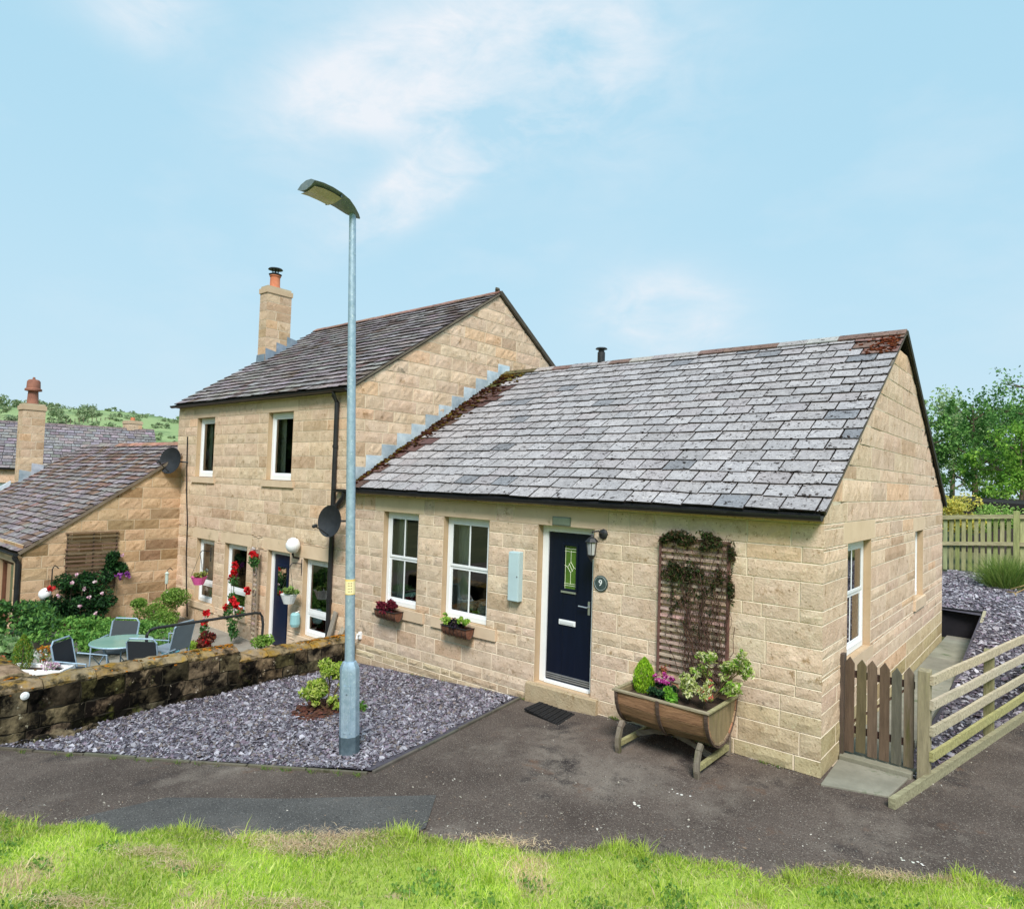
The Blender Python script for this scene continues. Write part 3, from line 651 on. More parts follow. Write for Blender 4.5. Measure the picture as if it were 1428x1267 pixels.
# windows
for i, w in enumerate(wins):
    window(cot, fo, U_, N_, X(w[0]) + .005, X(w[1]) - .005, w[2] + .005, w[3] - .005, 'sash', curtain='left', label=None)
window(cot, go, GU, GN, gw[0][0] + .005, gw[0][1] - .005, gw[0][2] + .005, gw[0][3] - .005, 'sash', curtain='both', back=.075, hfrac=.52)
window(cot, go, GU, GN, gw[1][0] + .005, gw[1][1] - .005, gw[1][2] + .005, gw[1][3] - .005, 'single', curtain='full', back=.075)
mb = MB(); mb.box(-CL + .3, -.3, .75, .80, -.3, 2.58); mb.box(-.85, -.80, .80, CW - .5, -.3, 2.58); mb.build('dark_backing', 'dark', cot)  # dark sheets added behind the windows so the rooms look unlit
# ornaments on the left window board
for x in (-6.35, -6.12):
    mb = MB(); mb.lathe((x, .27, .80), [(.05, 0), (.045, .02), (.012, .04), (.03, .07), (.004, .12)], 8); mb.build('ornament', 'white', cot)
mb = MB()
for i in range(14): mb.blob((random.uniform(-5.05, -4.55), random.uniform(.22, .4), .80 + random.uniform(0, .16)), random.uniform(.04, .08), vary((1, 1, 1.02), .1), 0, .2, .8)
mb.build('white_bouquet', 'curtain', cot)
# front door
mb = MB(); n_s = 14; prof_ = []
for i in range(n_s + 1):
    x = -3.68 + 1.11 * i / n_s; q = random.uniform(-.004, .004); prof_ += [(x, -.008, -.16), (x, -.066 + q, -.16), (x, -.062 + q, .145 + random.uniform(-.004, .003)), (x, -.050, .158 + random.uniform(-.003, .003)), (x, -.008, .160)]
mb.add(prof_, [(i * 5 + k, (i + 1) * 5 + k, (i + 1) * 5 + k + 1, i * 5 + k + 1) for i in range(n_s) for k in range(4)] + [(0, 1, 2, 3, 4), tuple(range(n_s * 5, n_s * 5 + 5))[::-1]], (.66, .66, .56))
ds = mb.build('door_step', 'stone', cot)
O3, U3, N3 = Vector(fo), Vector(U_), Vector(N_)
mb = MB(); a, b, c, d = X(door_o[0]), X(door_o[1]), door_o[2], door_o[3]; bk = .10; fr = .085
mb.fbox(O3, U3, N3, a + .003, a + fr + .01, -bk - .07, -bk, c + .003, d - .003); mb.fbox(O3, U3, N3, b - fr, b - .003, -bk - .07, -bk, c + .003, d - .003)
mb.fbox(O3, U3, N3, a + fr + .01, b - fr, -bk - .07, -bk, d - fr, d - .003); mb.fbox(O3, U3, N3, a + fr + .01, b - fr, -bk - .07, -bk + .02, c + .003, c + .045)
dfr = mb.build('door_frame', 'white', cot, bevel=.004)
a2, b2, c2, d2 = a + fr + .018, b - fr - .008, c + .052, d - fr - .008
ga, gb_, gc_, gd = a2 + (b2 - a2) * .36, a2 + (b2 - a2) * .64, c + 1.27, c + 1.83
mb = MB()
mb.fbox(O3, U3, N3, a2, ga, -bk - .06, -bk - .015, c2, d2); mb.fbox(O3, U3, N3, gb_, b2, -bk - .06, -bk - .015, c2, d2)
mb.fbox(O3, U3, N3, ga, gb_, -bk - .06, -bk - .015, c2, gc_); mb.fbox(O3, U3, N3, ga, gb_, -bk - .06, -bk - .015, gd, d2)
for (q0, q1, r0, r1) in ((ga - .03, ga, gc_ - .03, gd + .03), (gb_, gb_ + .03, gc_ - .03, gd + .03), (ga, gb_, gd, gd + .03), (ga, gb_, gc_ - .03, gc_)):
    mb.fbox(O3, U3, N3, q0, q1, -bk - .016, -bk - .002, r0, r1)
dr = mb.build('door', 'navy', cot, bevel=.004)
mb = MB(); mb.fbox(O3, U3, N3, ga, gb_, -bk - .045, -bk - .035, gc_, gd, (1, 1, 1)); gp = mb.build('door_glass', mat('stained_green_glass', (.05, .12, .015), (.10, .20, .03), 6, .12, .2, 30, spec=.6, attr=False), dr)
mb = MB(); P = lambda u, z: O3 + U3 * u + N3 * (-bk - .030) + Vector((0, 0, z)); um = (ga + gb_) / 2; zm = (gc_ + gd) / 2
for q in ([P(um, gc_ + .06), P(um, zm - .07), P(um - .05, zm), P(ga, zm + .02)], [P(um, gd - .06), P(um, zm + .07), P(um + .05, zm), P(gb_, zm - .02)], [P(um - .03, zm + .05), P(um + .03, zm - .05)], [P(um - .05, zm), P(um, zm + .07)], [P(um + .05, zm), P(um, zm - .07)],
          [P(ga, gc_ + .04), P(gb_, gc_ + .04)], [P(ga, gc_ + .065), P(gb_, gc_ + .065)], [P(ga, gd - .04), P(gb_, gd - .04)], [P(ga, gd - .075), P(gb_, gd - .075)], [P(ga + .012, gc_), P(ga + .012, gd)], [P(gb_ - .012, gc_), P(gb_ - .012, gd)]):
    mb.tube(q, .0026, 5, (.95, 1, .75))
mb.build('glass_leading', 'paint', gp)
mb = MB(); mb.fbox(O3, U3, N3, ga - .03, gb_ + .01, -bk - .014, -bk + .002, gc_ - .055, gc_ - .03); mb.build('glass_sill', 'steel', dr)
mb = MB(); lu, lz = (a2 + b2) / 2 - .02, c + .83; mb.fbox(O3, U3, N3, lu - .13, lu + .13, -bk - .016, -bk - .002, lz - .033, lz + .033); mb.fbox(O3, U3, N3, lu - .11, lu + .11, -bk - .003, -bk + .003, lz - .02, lz + .018, (.8, .8, .8)); mb.build('letterbox', 'white', dr, bevel=.003)
mb = MB(); mb.fbox(O3, U3, N3, b2 - .05, b2 - .02, -bk - .016, -bk - .006, c + .98, c + 1.15); mb.tube([O3 + U3 * (b2 - .035) + N3 * (-bk) + Vector((0, 0, c + 1.08)), O3 + U3 * (b2 - .035) + N3 * (-bk + .045) + Vector((0, 0, c + 1.08)), O3 + U3 * (b2 - .16) + N3 * (-bk + .045) + Vector((0, 0, c + 1.085))], .010, 8)
mb.build('handle', 'steel', dr)
mb = MB()
for k in range(3): mb.fbox(O3, U3, N3, a2 + .01, b2, -bk - .016, -bk - .008 + .004 * k, c2 + .02 + .028 * k, c2 + .035 + .028 * k)
mb.build('weather_bar', 'steel', dr)
mb = MB(); mb.box(-7.31, -7.25, -.05, 0, .08, .20, (1, 1, 1)); mb.tube([(-7.28, -.05, .16), (-7.28, -.09, .16), (-7.28, -.10, .09)], .02, 8)
tag(mb.build('outdoor_tap_cover', 'white', None, bevel=.01), 'small white tap cover low on the cottage wall behind the lamp post', 'tap')

# house number plaque, name plate over the door, meter box, wall lantern, doormat
def text_mesh(txt, size, depth=.002):
    cu = bpy.data.curves.new('t', 'FONT'); cu.body = txt; cu.size = size; cu.align_x = 'CENTER'; cu.align_y = 'CENTER'; cu.extrude = depth; ob = bpy.data.objects.new('t', cu); COL.objects.link(ob)
    bpy.context.view_layer.update(); dg_ = bpy.context.evaluated_depsgraph_get(); me = bpy.data.meshes.new_from_object(ob.evaluated_get(dg_)); bpy.data.objects.remove(ob)
    V = [v.co.copy() for v in me.vertices]; F = [tuple(p.vertices) for p in me.polygons]; return V, F
nb = thing('house_number_plaque', 'small round dark slate plaque with a pale figure 9 right of the navy front door', 'house number', (-2.57, -.02, 1.5))
mb = MB(); mb.lathe((-2.57, -.012, 1.59), [(.10, 0), (.10, .012), (.092, .016)], 28, (1, 1, 1), 0, (0, -1, 0)); mb.build('plaque', mat('green_slate', (.03, .05, .05), (.07, .10, .10), 20, .5, .2, 60, attr=False), nb)
mb = MB(); 
mb.tube([(-2.57 + .084 * math.cos(k * math.pi / 18), -.029, 1.59 + .084 * math.sin(k * math.pi / 18)) for k in range(37)], .0022, 5, (.6, .65, .62), cap=False)
mb.build('border', 'white', nb); mb = MB(); V, F = text_mesh('9', .11); mb.add([(-2.57 + v.x, -.030 - v.z, 1.595 + v.y) for v in V], F); mb.build('figure', 'white', nb)
mb = MB(); mb.box(-3.34, -3.05, -.022, -.009, 2.262, 2.375, (.5, .55, .55)); mb.box(-3.325, -3.065, -.025, -.022, 2.275, 2.362, (.75, .8, .8))
for px in (-3.33, -3.06):
    for pz in (2.268, 2.369): mb.lathe((px, -.022, pz), [(.006, 0), (.006, .004)], 8, (.3, .3, .3), 0, (0, -1, 0))
tag(mb.build('name_plate', 'steel', None, bevel=.002), 'small blank grey metal plate on the lintel above the navy door', 'plate')
mb = MB(); mt = thing('meter_box', 'tall narrow pale blue utility box on the cottage wall left of the front door', 'meter box', (-3.92, -.05, 1.18))
mb.box(-4.00, -3.82, -.10, -.008, 1.19, 1.86, (.45, .60, .64)); mb.build('case', 'paint', mt, bevel=.008)
mb = MB(); mb.box(-3.995, -3.825, -.112, -.102, 1.20, 1.85, (.50, .65, .69)); mb.lathe((-3.84, -.112, 1.53), [(.01, 0), (.01, .006)], 10, (.1, .1, .1), 0, (0, -1, 0)); mb.build('door', 'paint', mt, bevel=.004)
lt = thing('wall_lantern', 'black glass carriage lantern on the wall at the top right corner of the navy door', 'lantern', (-2.6, -.1, 1.95))
lc = Vector((-2.62, -.17, 0))
mb = MB(); mb.lathe((-2.55, -.012, 2.20), [(.065, 0), (.065, .015), (.045, .03), (.02, .035)], 8, (1, 1, 1), 0, (0, -1, 0)); mb.tube([(-2.55, -.04, 2.20), (-2.57, -.10, 2.24), (-2.62, -.16, 2.23), (-2.62, -.17, 2.18)], .011, 8)
mb.build('bracket', 'iron', lt, smooth=True)
mb = MB(); mb.lathe(lc + Vector((0, 0, 2.12)), [(.075, -.02), (.085, -.012), (.05, .03), (.02, .05), (.012, .075), (.004, .085)], 6); mb.build('roof', 'iron', lt)
mb = MB()
for k in range(6):
    t = k * math.pi / 3; mb.tube([lc + Vector((.07 * math.cos(t), .07 * math.sin(t), 2.11)), lc + Vector((.05 * math.cos(t), .05 * math.sin(t), 1.94))], .005, 5)
mb.lathe(lc + Vector((0, 0, 1.94)), [(.004, -.08), (.012, -.06), (.03, -.035), (.052, 0), (.052, .01)], 6); mb.build('cage', 'iron', lt)
mb = MB(); mb.lathe(lc + Vector((0, 0, 1.95)), [(.046, 0), (.064, .155)], 6); mb.build('lamp_glass', mat('lantern_glass', (.35, .36, .38), (.5, .5, .52), 8, .1, 0, spec=.8), lt)
mb = MB()
mz = lambda x, y: rz(x, y) + .004
A = [Vector((-3.38, -.45, 0)), Vector((-2.72, -.62, 0)), Vector((-2.80, -.16, 0)), Vector((-3.40, -.11, 0))]
for k in range(15):
    t0, t1 = k / 15 + .004, (k + 1) / 15 - .012
    q = [A[0].lerp(A[1], t0), A[0].lerp(A[1], t1), A[3].lerp(A[2], t1), A[3].lerp(A[2], t0)]; z_ = rz(-3, -.3) + .012
    mb.prism([(p.x, p.y, z_ + (.004 if k % 2 else 0)) for p in q], (0, 0, .010))
mb.prism([(p.x, p.y, rz(-3, -.3) + .001) for p in A], (0, 0, .012), (.6, .6, .6)); tag(mb.build('doormat', 'mat'), 'black ribbed rubber doormat on the tarmac before the front step', 'doormat')

# window troughs with their plants
def trough(xc, label_t, plants):
    r0 = thing('wall_trough', label_t, 'planter', (xc, -.12, .50)); mb = MB(); n = 10
    hw = .245
    for i in range(n):        # half-round coir lined basket
        t0, t1 = math.pi * i / n, math.pi * (i + 1) / n
        for a_, b_, s_ in ((-hw, hw, 1),):
            P = lambda x, t, k: (xc + x * k, -.055 - .085 - .085 * math.cos(t) + 0, .70 - .15 * math.sin(t))
            mb.add([P(-hw, t0, 1), P(hw, t0, 1), P(hw, t1, 1), P(-hw, t1, 1)], [(0, 1, 2, 3)], vary((1, 1, 1), .1))
    for sx in (-hw, hw): mb.add([(xc + sx, -.14 - .085 * math.cos(math.pi * i / n), .70 - .15 * math.sin(math.pi * i / n)) for i in range(n + 1)], [tuple(range(n + 1))])
    mb.add([(xc - hw, -.225, .685), (xc + hw, -.225, .685), (xc + hw, -.055, .685), (xc - hw, -.055, .685)], [(0, 1, 2, 3)], (.3, .2, .15))
    mb.build('coir_liner', mat('coir', (.12, .05, .03), (.24, .11, .07), 30, 1, 1, 60), r0)
    mb = MB(); mb.tube([(xc - hw - .01, -.05, .70), (xc - hw - .01, -.235, .70), (xc + hw + .01, -.235, .70), (xc + hw + .01, -.05, .70)], .006, 6)
    for k in range(7):
        x = xc - hw + k * hw / 3; mb.tube([(x, -.14 - .093 * math.cos(math.pi * i / 8), .70 - .16 * math.sin(math.pi * i / 8)) for i in range(9)], .0035, 5)
    mb.build('wire_frame', 'iron', r0)
    return r0
trough(-6.44, 'brown hanging trough of dark red leaves under the left cottage window', 0)
trough(-4.90, 'dark hanging trough with black and lime plants under the window nearer the door', 0)
o = leaves('heuchera_plant', np.concatenate([clumpy(620, (-6.44, -.16, .77), (.25, .10, .09), 12, .4), clumpy(90, (-6.44, -.22, .70), (.22, .05, .06), 6)]), .05, [(.14, .012, .03), (.22, .02, .05), (.09, .01, .02), (.3, .04, .06)]); tag(o, 'dark red leafy plants filling the left window trough', 'plant')
o = leaves('dark_bedding_plant', clumpy(480, (-4.90, -.17, .75), (.22, .10, .08), 10, .4), .045, [(.012, .012, .02), (.03, .02, .035), (.02, .035, .015), (.05, .02, .03)]); tag(o, 'almost black leafy plants in the middle of the right window trough', 'plant')
for xc, s_ in ((-5.08, 'left'), (-4.74, 'right')):
    o = leaves('lime_plant', clumpy(240, (xc, -.18, .80), (.10, .08, .08), 6, .45), .045, [(.30, .50, .06), (.42, .60, .12), (.2, .4, .05)]); tag(o, 'lime green sprig at the %s end of the trough under the window nearer the door' % s_, 'plant')

# ================================================================ TALL HOUSE
TX0, TX1, TY0, TYR, TE, TR = -14.46, -CL, -.07, 3.669, 4.353, 6.89
TD = 2 * (TYR - TY0); TL = TX1 - TX0
tall = thing('two_storey_house', 'two-storey sandstone house joined to the left of the cottage', 'house', (-11, 3.6, -.6))
ttan = (TR - TE) / (TYR - TY0 + .1)
to = (TX0, TY0, 0); Y = lambda x: x - TX0
tc_ = [-.8, -.55, -.32, -.10, .14, .38, .60, .84, 1.06, 1.29, 1.56, 1.80, 2.02, 2.27, 2.50, 2.68, 2.92, 3.16, 3.42, 3.62, 3.82, 4.02, 4.26, 4.42]
w_up = [(-13.50, -12.66, 2.68, 4.02), (-10.42, -9.52, 2.68, 4.02)]
w_lo = [(-13.25, -12.42, -.10, 1.30), (-11.95, -11.02, -.10, 1.30), (-8.98, -8.13, -.15, 1.27)]
d_t = (-10.22, -9.43, -.55, 1.31)
mb = MB(); ops = [(Y(w[0]), Y(w[1]), w[2], w[3]) for w in w_up + w_lo + [d_t]]
sm = [(Y(w[0]) - .2, Y(w[1]) + .15, w[3], w[3] + .24) for w in w_up + w_lo + [d_t]] + [(Y(w[0]) - .12, Y(w[1]) + .12, w[2] - .13, w[2], .05) for w in w_up + w_lo]
wall(mb, to, U_, N_, TL, tc_, ops, None, sm, tone=lambda u, z: tuple(a * b for a, b in zip(stone_tone(), (1.0, .965, .93))), blk=(.5, 1.1), mcol=(.93, .91, .88))
tg_o = (TX1, TY0, 0); ttop = lambda y: TE + .1 * ttan + min(y, TD - y) * ttan - .055
tgc = [-.8, 1.2, 2.5, 2.68, 2.92, 3.16, 3.42, 3.62, 3.82, 4.02, 4.26, 4.52, 4.76, 5.0, 5.26, 5.48, 5.72, 5.96, 6.22, 6.48, 6.72, 6.95]
wall(mb, tg_o, GU, GN, TD, tgc, (), ttop, (), tone=lambda u, z: tuple(a * b for a, b in zip(stone_tone(), (.98, .94, .915))), blk=(.4, .9), mcol=(.93, .91, .88))
mb.box(TX0 + .02, TX1 - .02, TY0 + TD - .25, TY0 + TD, -.8, TE, (1, 1, 1), 2)
# far gable, plain
n_ = [(TX0 + .01, TY0 + .02, -.8), (TX0 + .01, TY0 + TD, -.8), (TX0 + .01, TY0 + TD, TE + .06), (TX0 + .01, TYR, TR - .03), (TX0 + .01, TY0 + .02, TE + .06)]; mb.prism(n_, (.2, 0, 0), (1, 1, 1), 2)
mb.build('wall', WM, tall)
tth = math.atan(ttan); TS = (TYR - TY0 + .1) / math.cos(tth); Tf = Vector((0, math.cos(tth), math.sin(tth))); Tb = Vector((0, -math.cos(tth), math.sin(tth)))
mb = MB(); tx0, tl = TX0 - .12, TL + .17
tt = lambda u, s: vary((1.02, .98, .98), .2) if random.random() < .86 else vary((.62, .50, .44), .2)
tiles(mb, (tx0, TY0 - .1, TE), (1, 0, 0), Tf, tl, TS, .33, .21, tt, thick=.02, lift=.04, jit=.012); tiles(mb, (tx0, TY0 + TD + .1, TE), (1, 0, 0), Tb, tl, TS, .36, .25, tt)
deckslab(mb, (tx0 + .02, TY0 - .08, TE + .01), (1, 0, 0), Tf, tl - .05, TS, .05, 1); deckslab(mb, (tx0 + .02, TY0 + TD + .08, TE + .01), (1, 0, 0), Tb, tl - .05, TS, .05, 1)
trf = mb.build('roof', ['oldtile', 'deck'], tall)
mb = MB(); ridge(mb, (tx0, TYR, TR), (tx0 + tl, TYR, TR), -Tf, -Tb, 16, .17, .02, lambda t: vary((1.1, .68, .52), .2)); mb.blob((tx0 + tl - .1, TYR, TR + .08), .07, (.4, .4, .3)); mb.build('ridge_tile', 'oldtile', trf)
mb = MB()
for (S, y0) in ((Tf, TY0 - .1), (Tb, TY0 + TD + .1)): mb.beam(Vector((TX1 + .032, y0, TE - .012)) + S * .03, Vector((TX1 + .032, y0, TE - .012)) + S * (TS - .01), .036, .035, (0, 0, 1), (.6, .52, .45), jit=.003)
mb.beam(Vector((TX1 + .06, TY0 + TD + .1, TE + .02)), Vector((TX1 + .06, TY0 + TD + .1, TE + .02)) + Tb * TS, .02, .09, (0, 0, 1), (.3, .27, .24)); mb.build('verge', 'conc', trf)
gutter(tall, (tx0, TY0 - .085, TE - .02), (TX1 + .02, TY0 - .085, TE - .02), (0, -1, 0))
mb = MB(); mb.box(TX0, TX1, TY0 - .09, TY0, TE - .07, TE); mb.build('fascia', 'black', tall)
mb = MB(); dx = -8.06
mb.tube([(dx, TY0 - .14, TE - .07), (dx, TY0 - .14, TE - .13), (dx, TY0 - .06, TE - .25), (dx, TY0 - .06, .0 - .5)], .042, 12)
mb.tube([(dx + .36, -.17, CE - .07), (dx + .33, -.16, CE - .16), (dx + .08, TY0 - .06, CE - .34), (dx, TY0 - .06, CE - .42)], .04, 10)
for z in (3.3, 1.9, .6): mb.lathe((dx, TY0 - .06, z), [(.052, 0), (.052, .05)], 12)
mb.build('downpipe', 'black', tall, smooth=True)
for w in w_up: window(tall, to, U_, N_, Y(w[0]) + .005, Y(w[1]) - .005, w[2] + .005, w[3] - .005, 'single', curtain='both', frame=.085)
for w in w_lo: window(tall, to, U_, N_, Y(w[0]) + .005, Y(w[1]) - .005, w[2] + .005, w[3] - .005, 'split', curtain='left' if w is w_lo[0] else None, frame=.07)
O4 = Vector(to); a, b, c, d = Y(d_t[0]), Y(d_t[1]), d_t[2], d_t[3]
mb = MB(); mb.fbox(O4, U3, N3, a, a + .09, -.15, -.08, c, d); mb.fbox(O4, U3, N3, b - .09, b, -.15, -.08, c, d); mb.fbox(O4, U3, N3, a + .09, b - .09, -.15, -.08, d - .07, d); mb.build('door_frame', 'white', tall)
mb = MB(); mb.fbox(O4, U3, N3, a + .1, b - .1, -.14, -.10, c + .03, d - .08)
for k in range(2): mb.fbox(O4, U3, N3, a + .2, b - .2, -.10, -.09, c + .2 + k * .9, c + .9 + k * .7)
td = mb.build('door', mat('blue_door_paint', (.003, .010, .034), (.005, .014, .045), 3, .35), tall)
mb = MB(); mb.fbox(O4, U3, N3, a + .24, b - .24, -.098, -.085, .45, 1.0); mb.build('glazed_panel', 'glass', td)
mb = MB(); mb.tube([O4 + U3 * (b - .15) + N3 * -.05 + Vector((0, 0, .5)), O4 + U3 * (b - .25) + N3 * -.05 + Vector((0, 0, .5))], .01, 6); mb.build('handle', 'steel', td)
mb = MB(); mb.box(TX0 + .3, TX1 - .1, TY0 + .7, TY0 + .75, -.6, 4.3); mb.build('dark_backing', 'dark', tall)  # added dark sheet, keeps the rooms behind the glass looking unlit
# chimney on far gable
def chimney(par, x0, x1, y0, y1, z0, z1, flash=True):
    mb = MB(); cs = [z0]
    while cs[-1] < z1 - .2: cs.append(cs[-1] + .235)
    cs.append(z1); tn = lambda u, z: tuple(a * b for a, b in zip(stone_tone(), (.9, .86, .80)))
    for (O_, U5, N5, l) in (((x0, y0, 0), (1, 0, 0), (0, -1, 0), x1 - x0), ((x1, y0, 0), (0, 1, 0), (1, 0, 0), y1 - y0), ((x1, y1, 0), (-1, 0, 0), (0, 1, 0), x1 - x0), ((x0, y1, 0), (0, -1, 0), (-1, 0, 0), y1 - y0)):
        wall(mb, O_, U5, N5, l, cs, (), None, (), tone=tn, blk=(.3, .6), rough=.6)
    e = .035; mb.box(x0 - e, x1 + e, y0 - e, y1 + e, z1, z1 + .13, (.8, .76, .7), 2); mb.box(x0 - .0, x1 + .0, y0, y1, z1 + .13, z1 + .19, (.7, .68, .62), 1)
    return mb.build('chimney', WM, par)
cx0, cx1, cy0, cy1 = -14.44, -14.10, 1.84, 2.52
ch = chimney(trf, cx0, cx1, cy0, cy1, TE + .8, 7.50)
pc = ((cx0 + cx1) / 2, (cy0 + cy1) / 2 - .05, 7.68)
mb = MB(); mb.lathe(pc, [(.16, 0), (.15, .03), (.13, .06), (.125, .30), (.145, .32), (.145, .35), (.12, .36)], 20); mb.build('chimney_pot', 'terra', ch, smooth=True)
mb = MB(); mb.lathe(pc, [(.15, .35), (.17, .38), (.10, .41), (.08, .42)], 20); mb.lathe(pc, [(.02, .42), (.02, .50)], 6)
for k in range(4): t = k * 1.57 + .4; mb.tube([Vector(pc) + Vector((.09 * math.cos(t), .09 * math.sin(t), .40)), Vector(pc) + Vector((.11 * math.cos(t), .11 * math.sin(t), .52))], .008, 5)
mb.lathe(pc, [(.19, .51), (.17, .535), (.05, .56)], 20); mb.build('cowl', 'iron', ch)
mb = MB(); zt = lambda y: TE + (y - TY0 + .1) * ttan
mb.prism([(cx0 - .05, cy0 - .03, zt(cy0) - .05), (cx1 + .02, cy0 - .03, zt(cy0) - .05), (cx1 + .02, cy0 - .03, zt(cy0) + .20), (cx0 - .02, cy0 - .03, zt(cy0) + .2)], (0, .012, 0), (.4, .45, .5))
for i in range(3):
    y = cy0 + i * .3; mb.prism([(cx1 + .018, y, zt(y)), (cx1 + .018, y + .3, zt(y + .3)), (cx1 + .018, y + .3, zt(y + .3) + .10), (cx1 + .018, y, zt(y + .3) + .16)], (.01, 0, 0), vary((.5, .55, .6), .15))
mb.build('flashing', 'lead', ch)

def dish(loc, nrm, r_, arm_to, label):
    t = thing('satellite_dish', label, 'satellite dish', loc, 'dark satellite dishes on the two-storey house'); n = Vector(nrm).normalized(); c = Vector(loc); mb = MB()
    prof = [(.001, -.06), (r_ * .35, -.053), (r_ * .7, -.03), (r_, .012), (r_, .004), (r_ * .7, -.042), (r_ * .35, -.066), (.001, -.072)]
    mb.lathe(c, prof, 28, (1, 1, 1), 0, n); mb.build('reflector', mat('dish_grey', (.018, .020, .024), (.032, .035, .04), 6, .5, attr=False), t, smooth=True)
    mb = MB(); mb.tube([c - n * .07, Vector(arm_to) + (c - Vector(arm_to)) * .35, Vector(arm_to)], .018, 8); mb.build('wall_arm', 'iron', t)
    dn = Vector((0, 0, -1)); mb = MB(); q = c + dn * r_ * .9; e_ = c + n * .32 + dn * .10; mb.tube([q, e_], .01, 6); mb.lathe(e_, [(.02, -.05), (.03, -.04), (.03, .03), (.02, .04)], 10, (1, 1, 1), 0, (c - e_)); mb.build('receiver_arm', 'iron', t); return t
dish((-14.03, -.42, 3.03), (.35, -.92, .15), .31, (-13.88, TY0 - .01, 3.0), 'dark satellite dish at the left corner of the two-storey house above the low roof')
dish((-7.72, -.42, 2.04), (.15, -.97, .10), .27, (-7.62, TY0 - .02, 2.04), 'dark satellite dish beside the downpipe just left of the lamp post')
# cable down the wall
mb = MB(); xs_ = [(-13.90, 3.0), (-13.84, 2.3), (-13.72, 1.6), (-13.70, .9), (-13.62, .2), (-13.5, -.5)]
mb.tube([(-13.93, TY0 - .03, 3.6)] + [(x, TY0 - .03, z) for x, z in xs_], .014, 6); tag(mb.build('wall_cable', 'black'), 'black cable running down the left end of the two-storey house', 'cable')

# ================================================================ LOW HOUSE at left
LX1, LX0, LY0, LYR, LE, LR = -14.2, -21.9, -3.1, .3, 1.06, 3.47
low = thing('low_stone_house', 'low sandstone house at the far left with mossy roof and gable facing the garden', 'house', (-17.5, -1.5, -.6))
ltan = (LR - LE) / (LYR - LY0 + .1); lth = math.atan(ltan); LS = (LYR - LY0 + .1) / math.cos(lth); Lf = Vector((0, math.cos(lth), math.sin(lth)))
ltop = lambda y: LE + .1 * ltan + min(y, 2 * (LYR - LY0) - y) * ltan - .05
mb = MB(); lcs = [-.9, -.7, -.47, -.22, .02, .26, .50, .74, .98, 1.22, 1.46, 1.68, 1.92, 2.16, 2.4, 2.62, 2.86, 3.1, 3.35]
lt_ = lambda u, z: tuple(a * b for a, b in zip(stone_tone() if random.random() < .72 else vary((.62, .58, .52), .15), (.86, .77, .64)))
wall(mb, (LX1, LY0, 0), GU, GN, 3.03, lcs, (), ltop, (), tone=lt_, blk=(.4, .62), mcol=(.85, .8, .72))
lo_op = [(LX1 - LX0 - 1.75, LX1 - LX0 - .58, -.5, .80)]
wall(mb, (LX0, LY0, 0), U_, N_, LX1 - LX0, lcs[:10], [lo_op[0]], None, [(lo_op[0][0] - .15, lo_op[0][1] + .15, .80, 1.04)], tone=lt_, blk=(.4, .62), mcol=(.85, .8, .72))
mb.prism([(LX0, LY0, -.8), (LX0, 3.65, -.8), (LX0, 3.65, LE), (LX0, LYR, LR - .05), (LX0, LY0, LE)], (.15, 0, 0), (1, 1, 1), 2)
mb.build('wall', WM, low)
mb = MB(); 
def lt2(u, s):
    f = s / LS; r_ = random.random()
    if r_ < .12 + .5 * f ** 2: return vary((.82, .60, .48), .25)
    return vary((1.0, .94, .96), .2)
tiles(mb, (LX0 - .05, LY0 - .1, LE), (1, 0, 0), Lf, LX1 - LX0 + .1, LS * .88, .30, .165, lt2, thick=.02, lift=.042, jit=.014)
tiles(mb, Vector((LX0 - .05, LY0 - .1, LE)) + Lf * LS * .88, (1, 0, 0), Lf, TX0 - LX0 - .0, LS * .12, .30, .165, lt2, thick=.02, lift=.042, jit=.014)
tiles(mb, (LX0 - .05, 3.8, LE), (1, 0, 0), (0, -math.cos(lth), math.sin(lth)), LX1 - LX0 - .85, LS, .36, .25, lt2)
deckslab(mb, (LX0 - .03, LY0 - .08, LE + .01), (1, 0, 0), Lf, LX1 - LX0 + .05, LS * .87, .05, 1); deckslab(mb, Vector((LX0 - .03, LY0 - .08, LE + .012)) + Lf * LS * .87, (1, 0, 0), Lf, TX0 - LX0 - .02, LS * .13, .05, 1); deckslab(mb, (LX0 - .03, 3.78, LE - .01), (1, 0, 0), (0, -math.cos(lth), math.sin(lth)), LX1 - LX0 - .9, LS, .05, 1)
lrf = mb.build('roof', ['oldtile', 'deck'], low)
mb = MB(); ridge(mb, (LX0 - .05, LYR, LR), (-14.5, LYR, LR), (0, -math.cos(lth), -math.sin(lth)), (0, math.cos(lth), -math.sin(lth)), 16, .16, .02, lambda t: vary((1.35, .78, .56) if t > .35 else (1, .95, .9), .25)); mb.build('ridge_tile', 'oldtile', lrf)
mb = MB(); mb.beam(Vector((LX1 + .03, LY0 - .1, LE - .02)) + Lf * .02, Vector((LX1 + .03, LY0 - .1, LE - .02)) + Lf * (LS - .5), .04, .05, (0, 0, 1), (.75, .62, .52), jit=.006); mb.build('verge', 'conc', lrf)
gutter(low, (LX0, LY0 - .085, LE - .02), (LX1 + .04, LY0 - .085, LE - .02), (0, -1, 0), .05)
mb = MB(); mb.tube([(LX1 - .02, LY0 - .14, LE - .06), (LX1 - .02, LY0 - .12, LE - .12), (LX1 - .02, LY0 - .07, LE - .2), (LX1 - .02, LY0 - .07, -.6)], .05, 12); mb.build('downpipe', 'black', low, smooth=True)
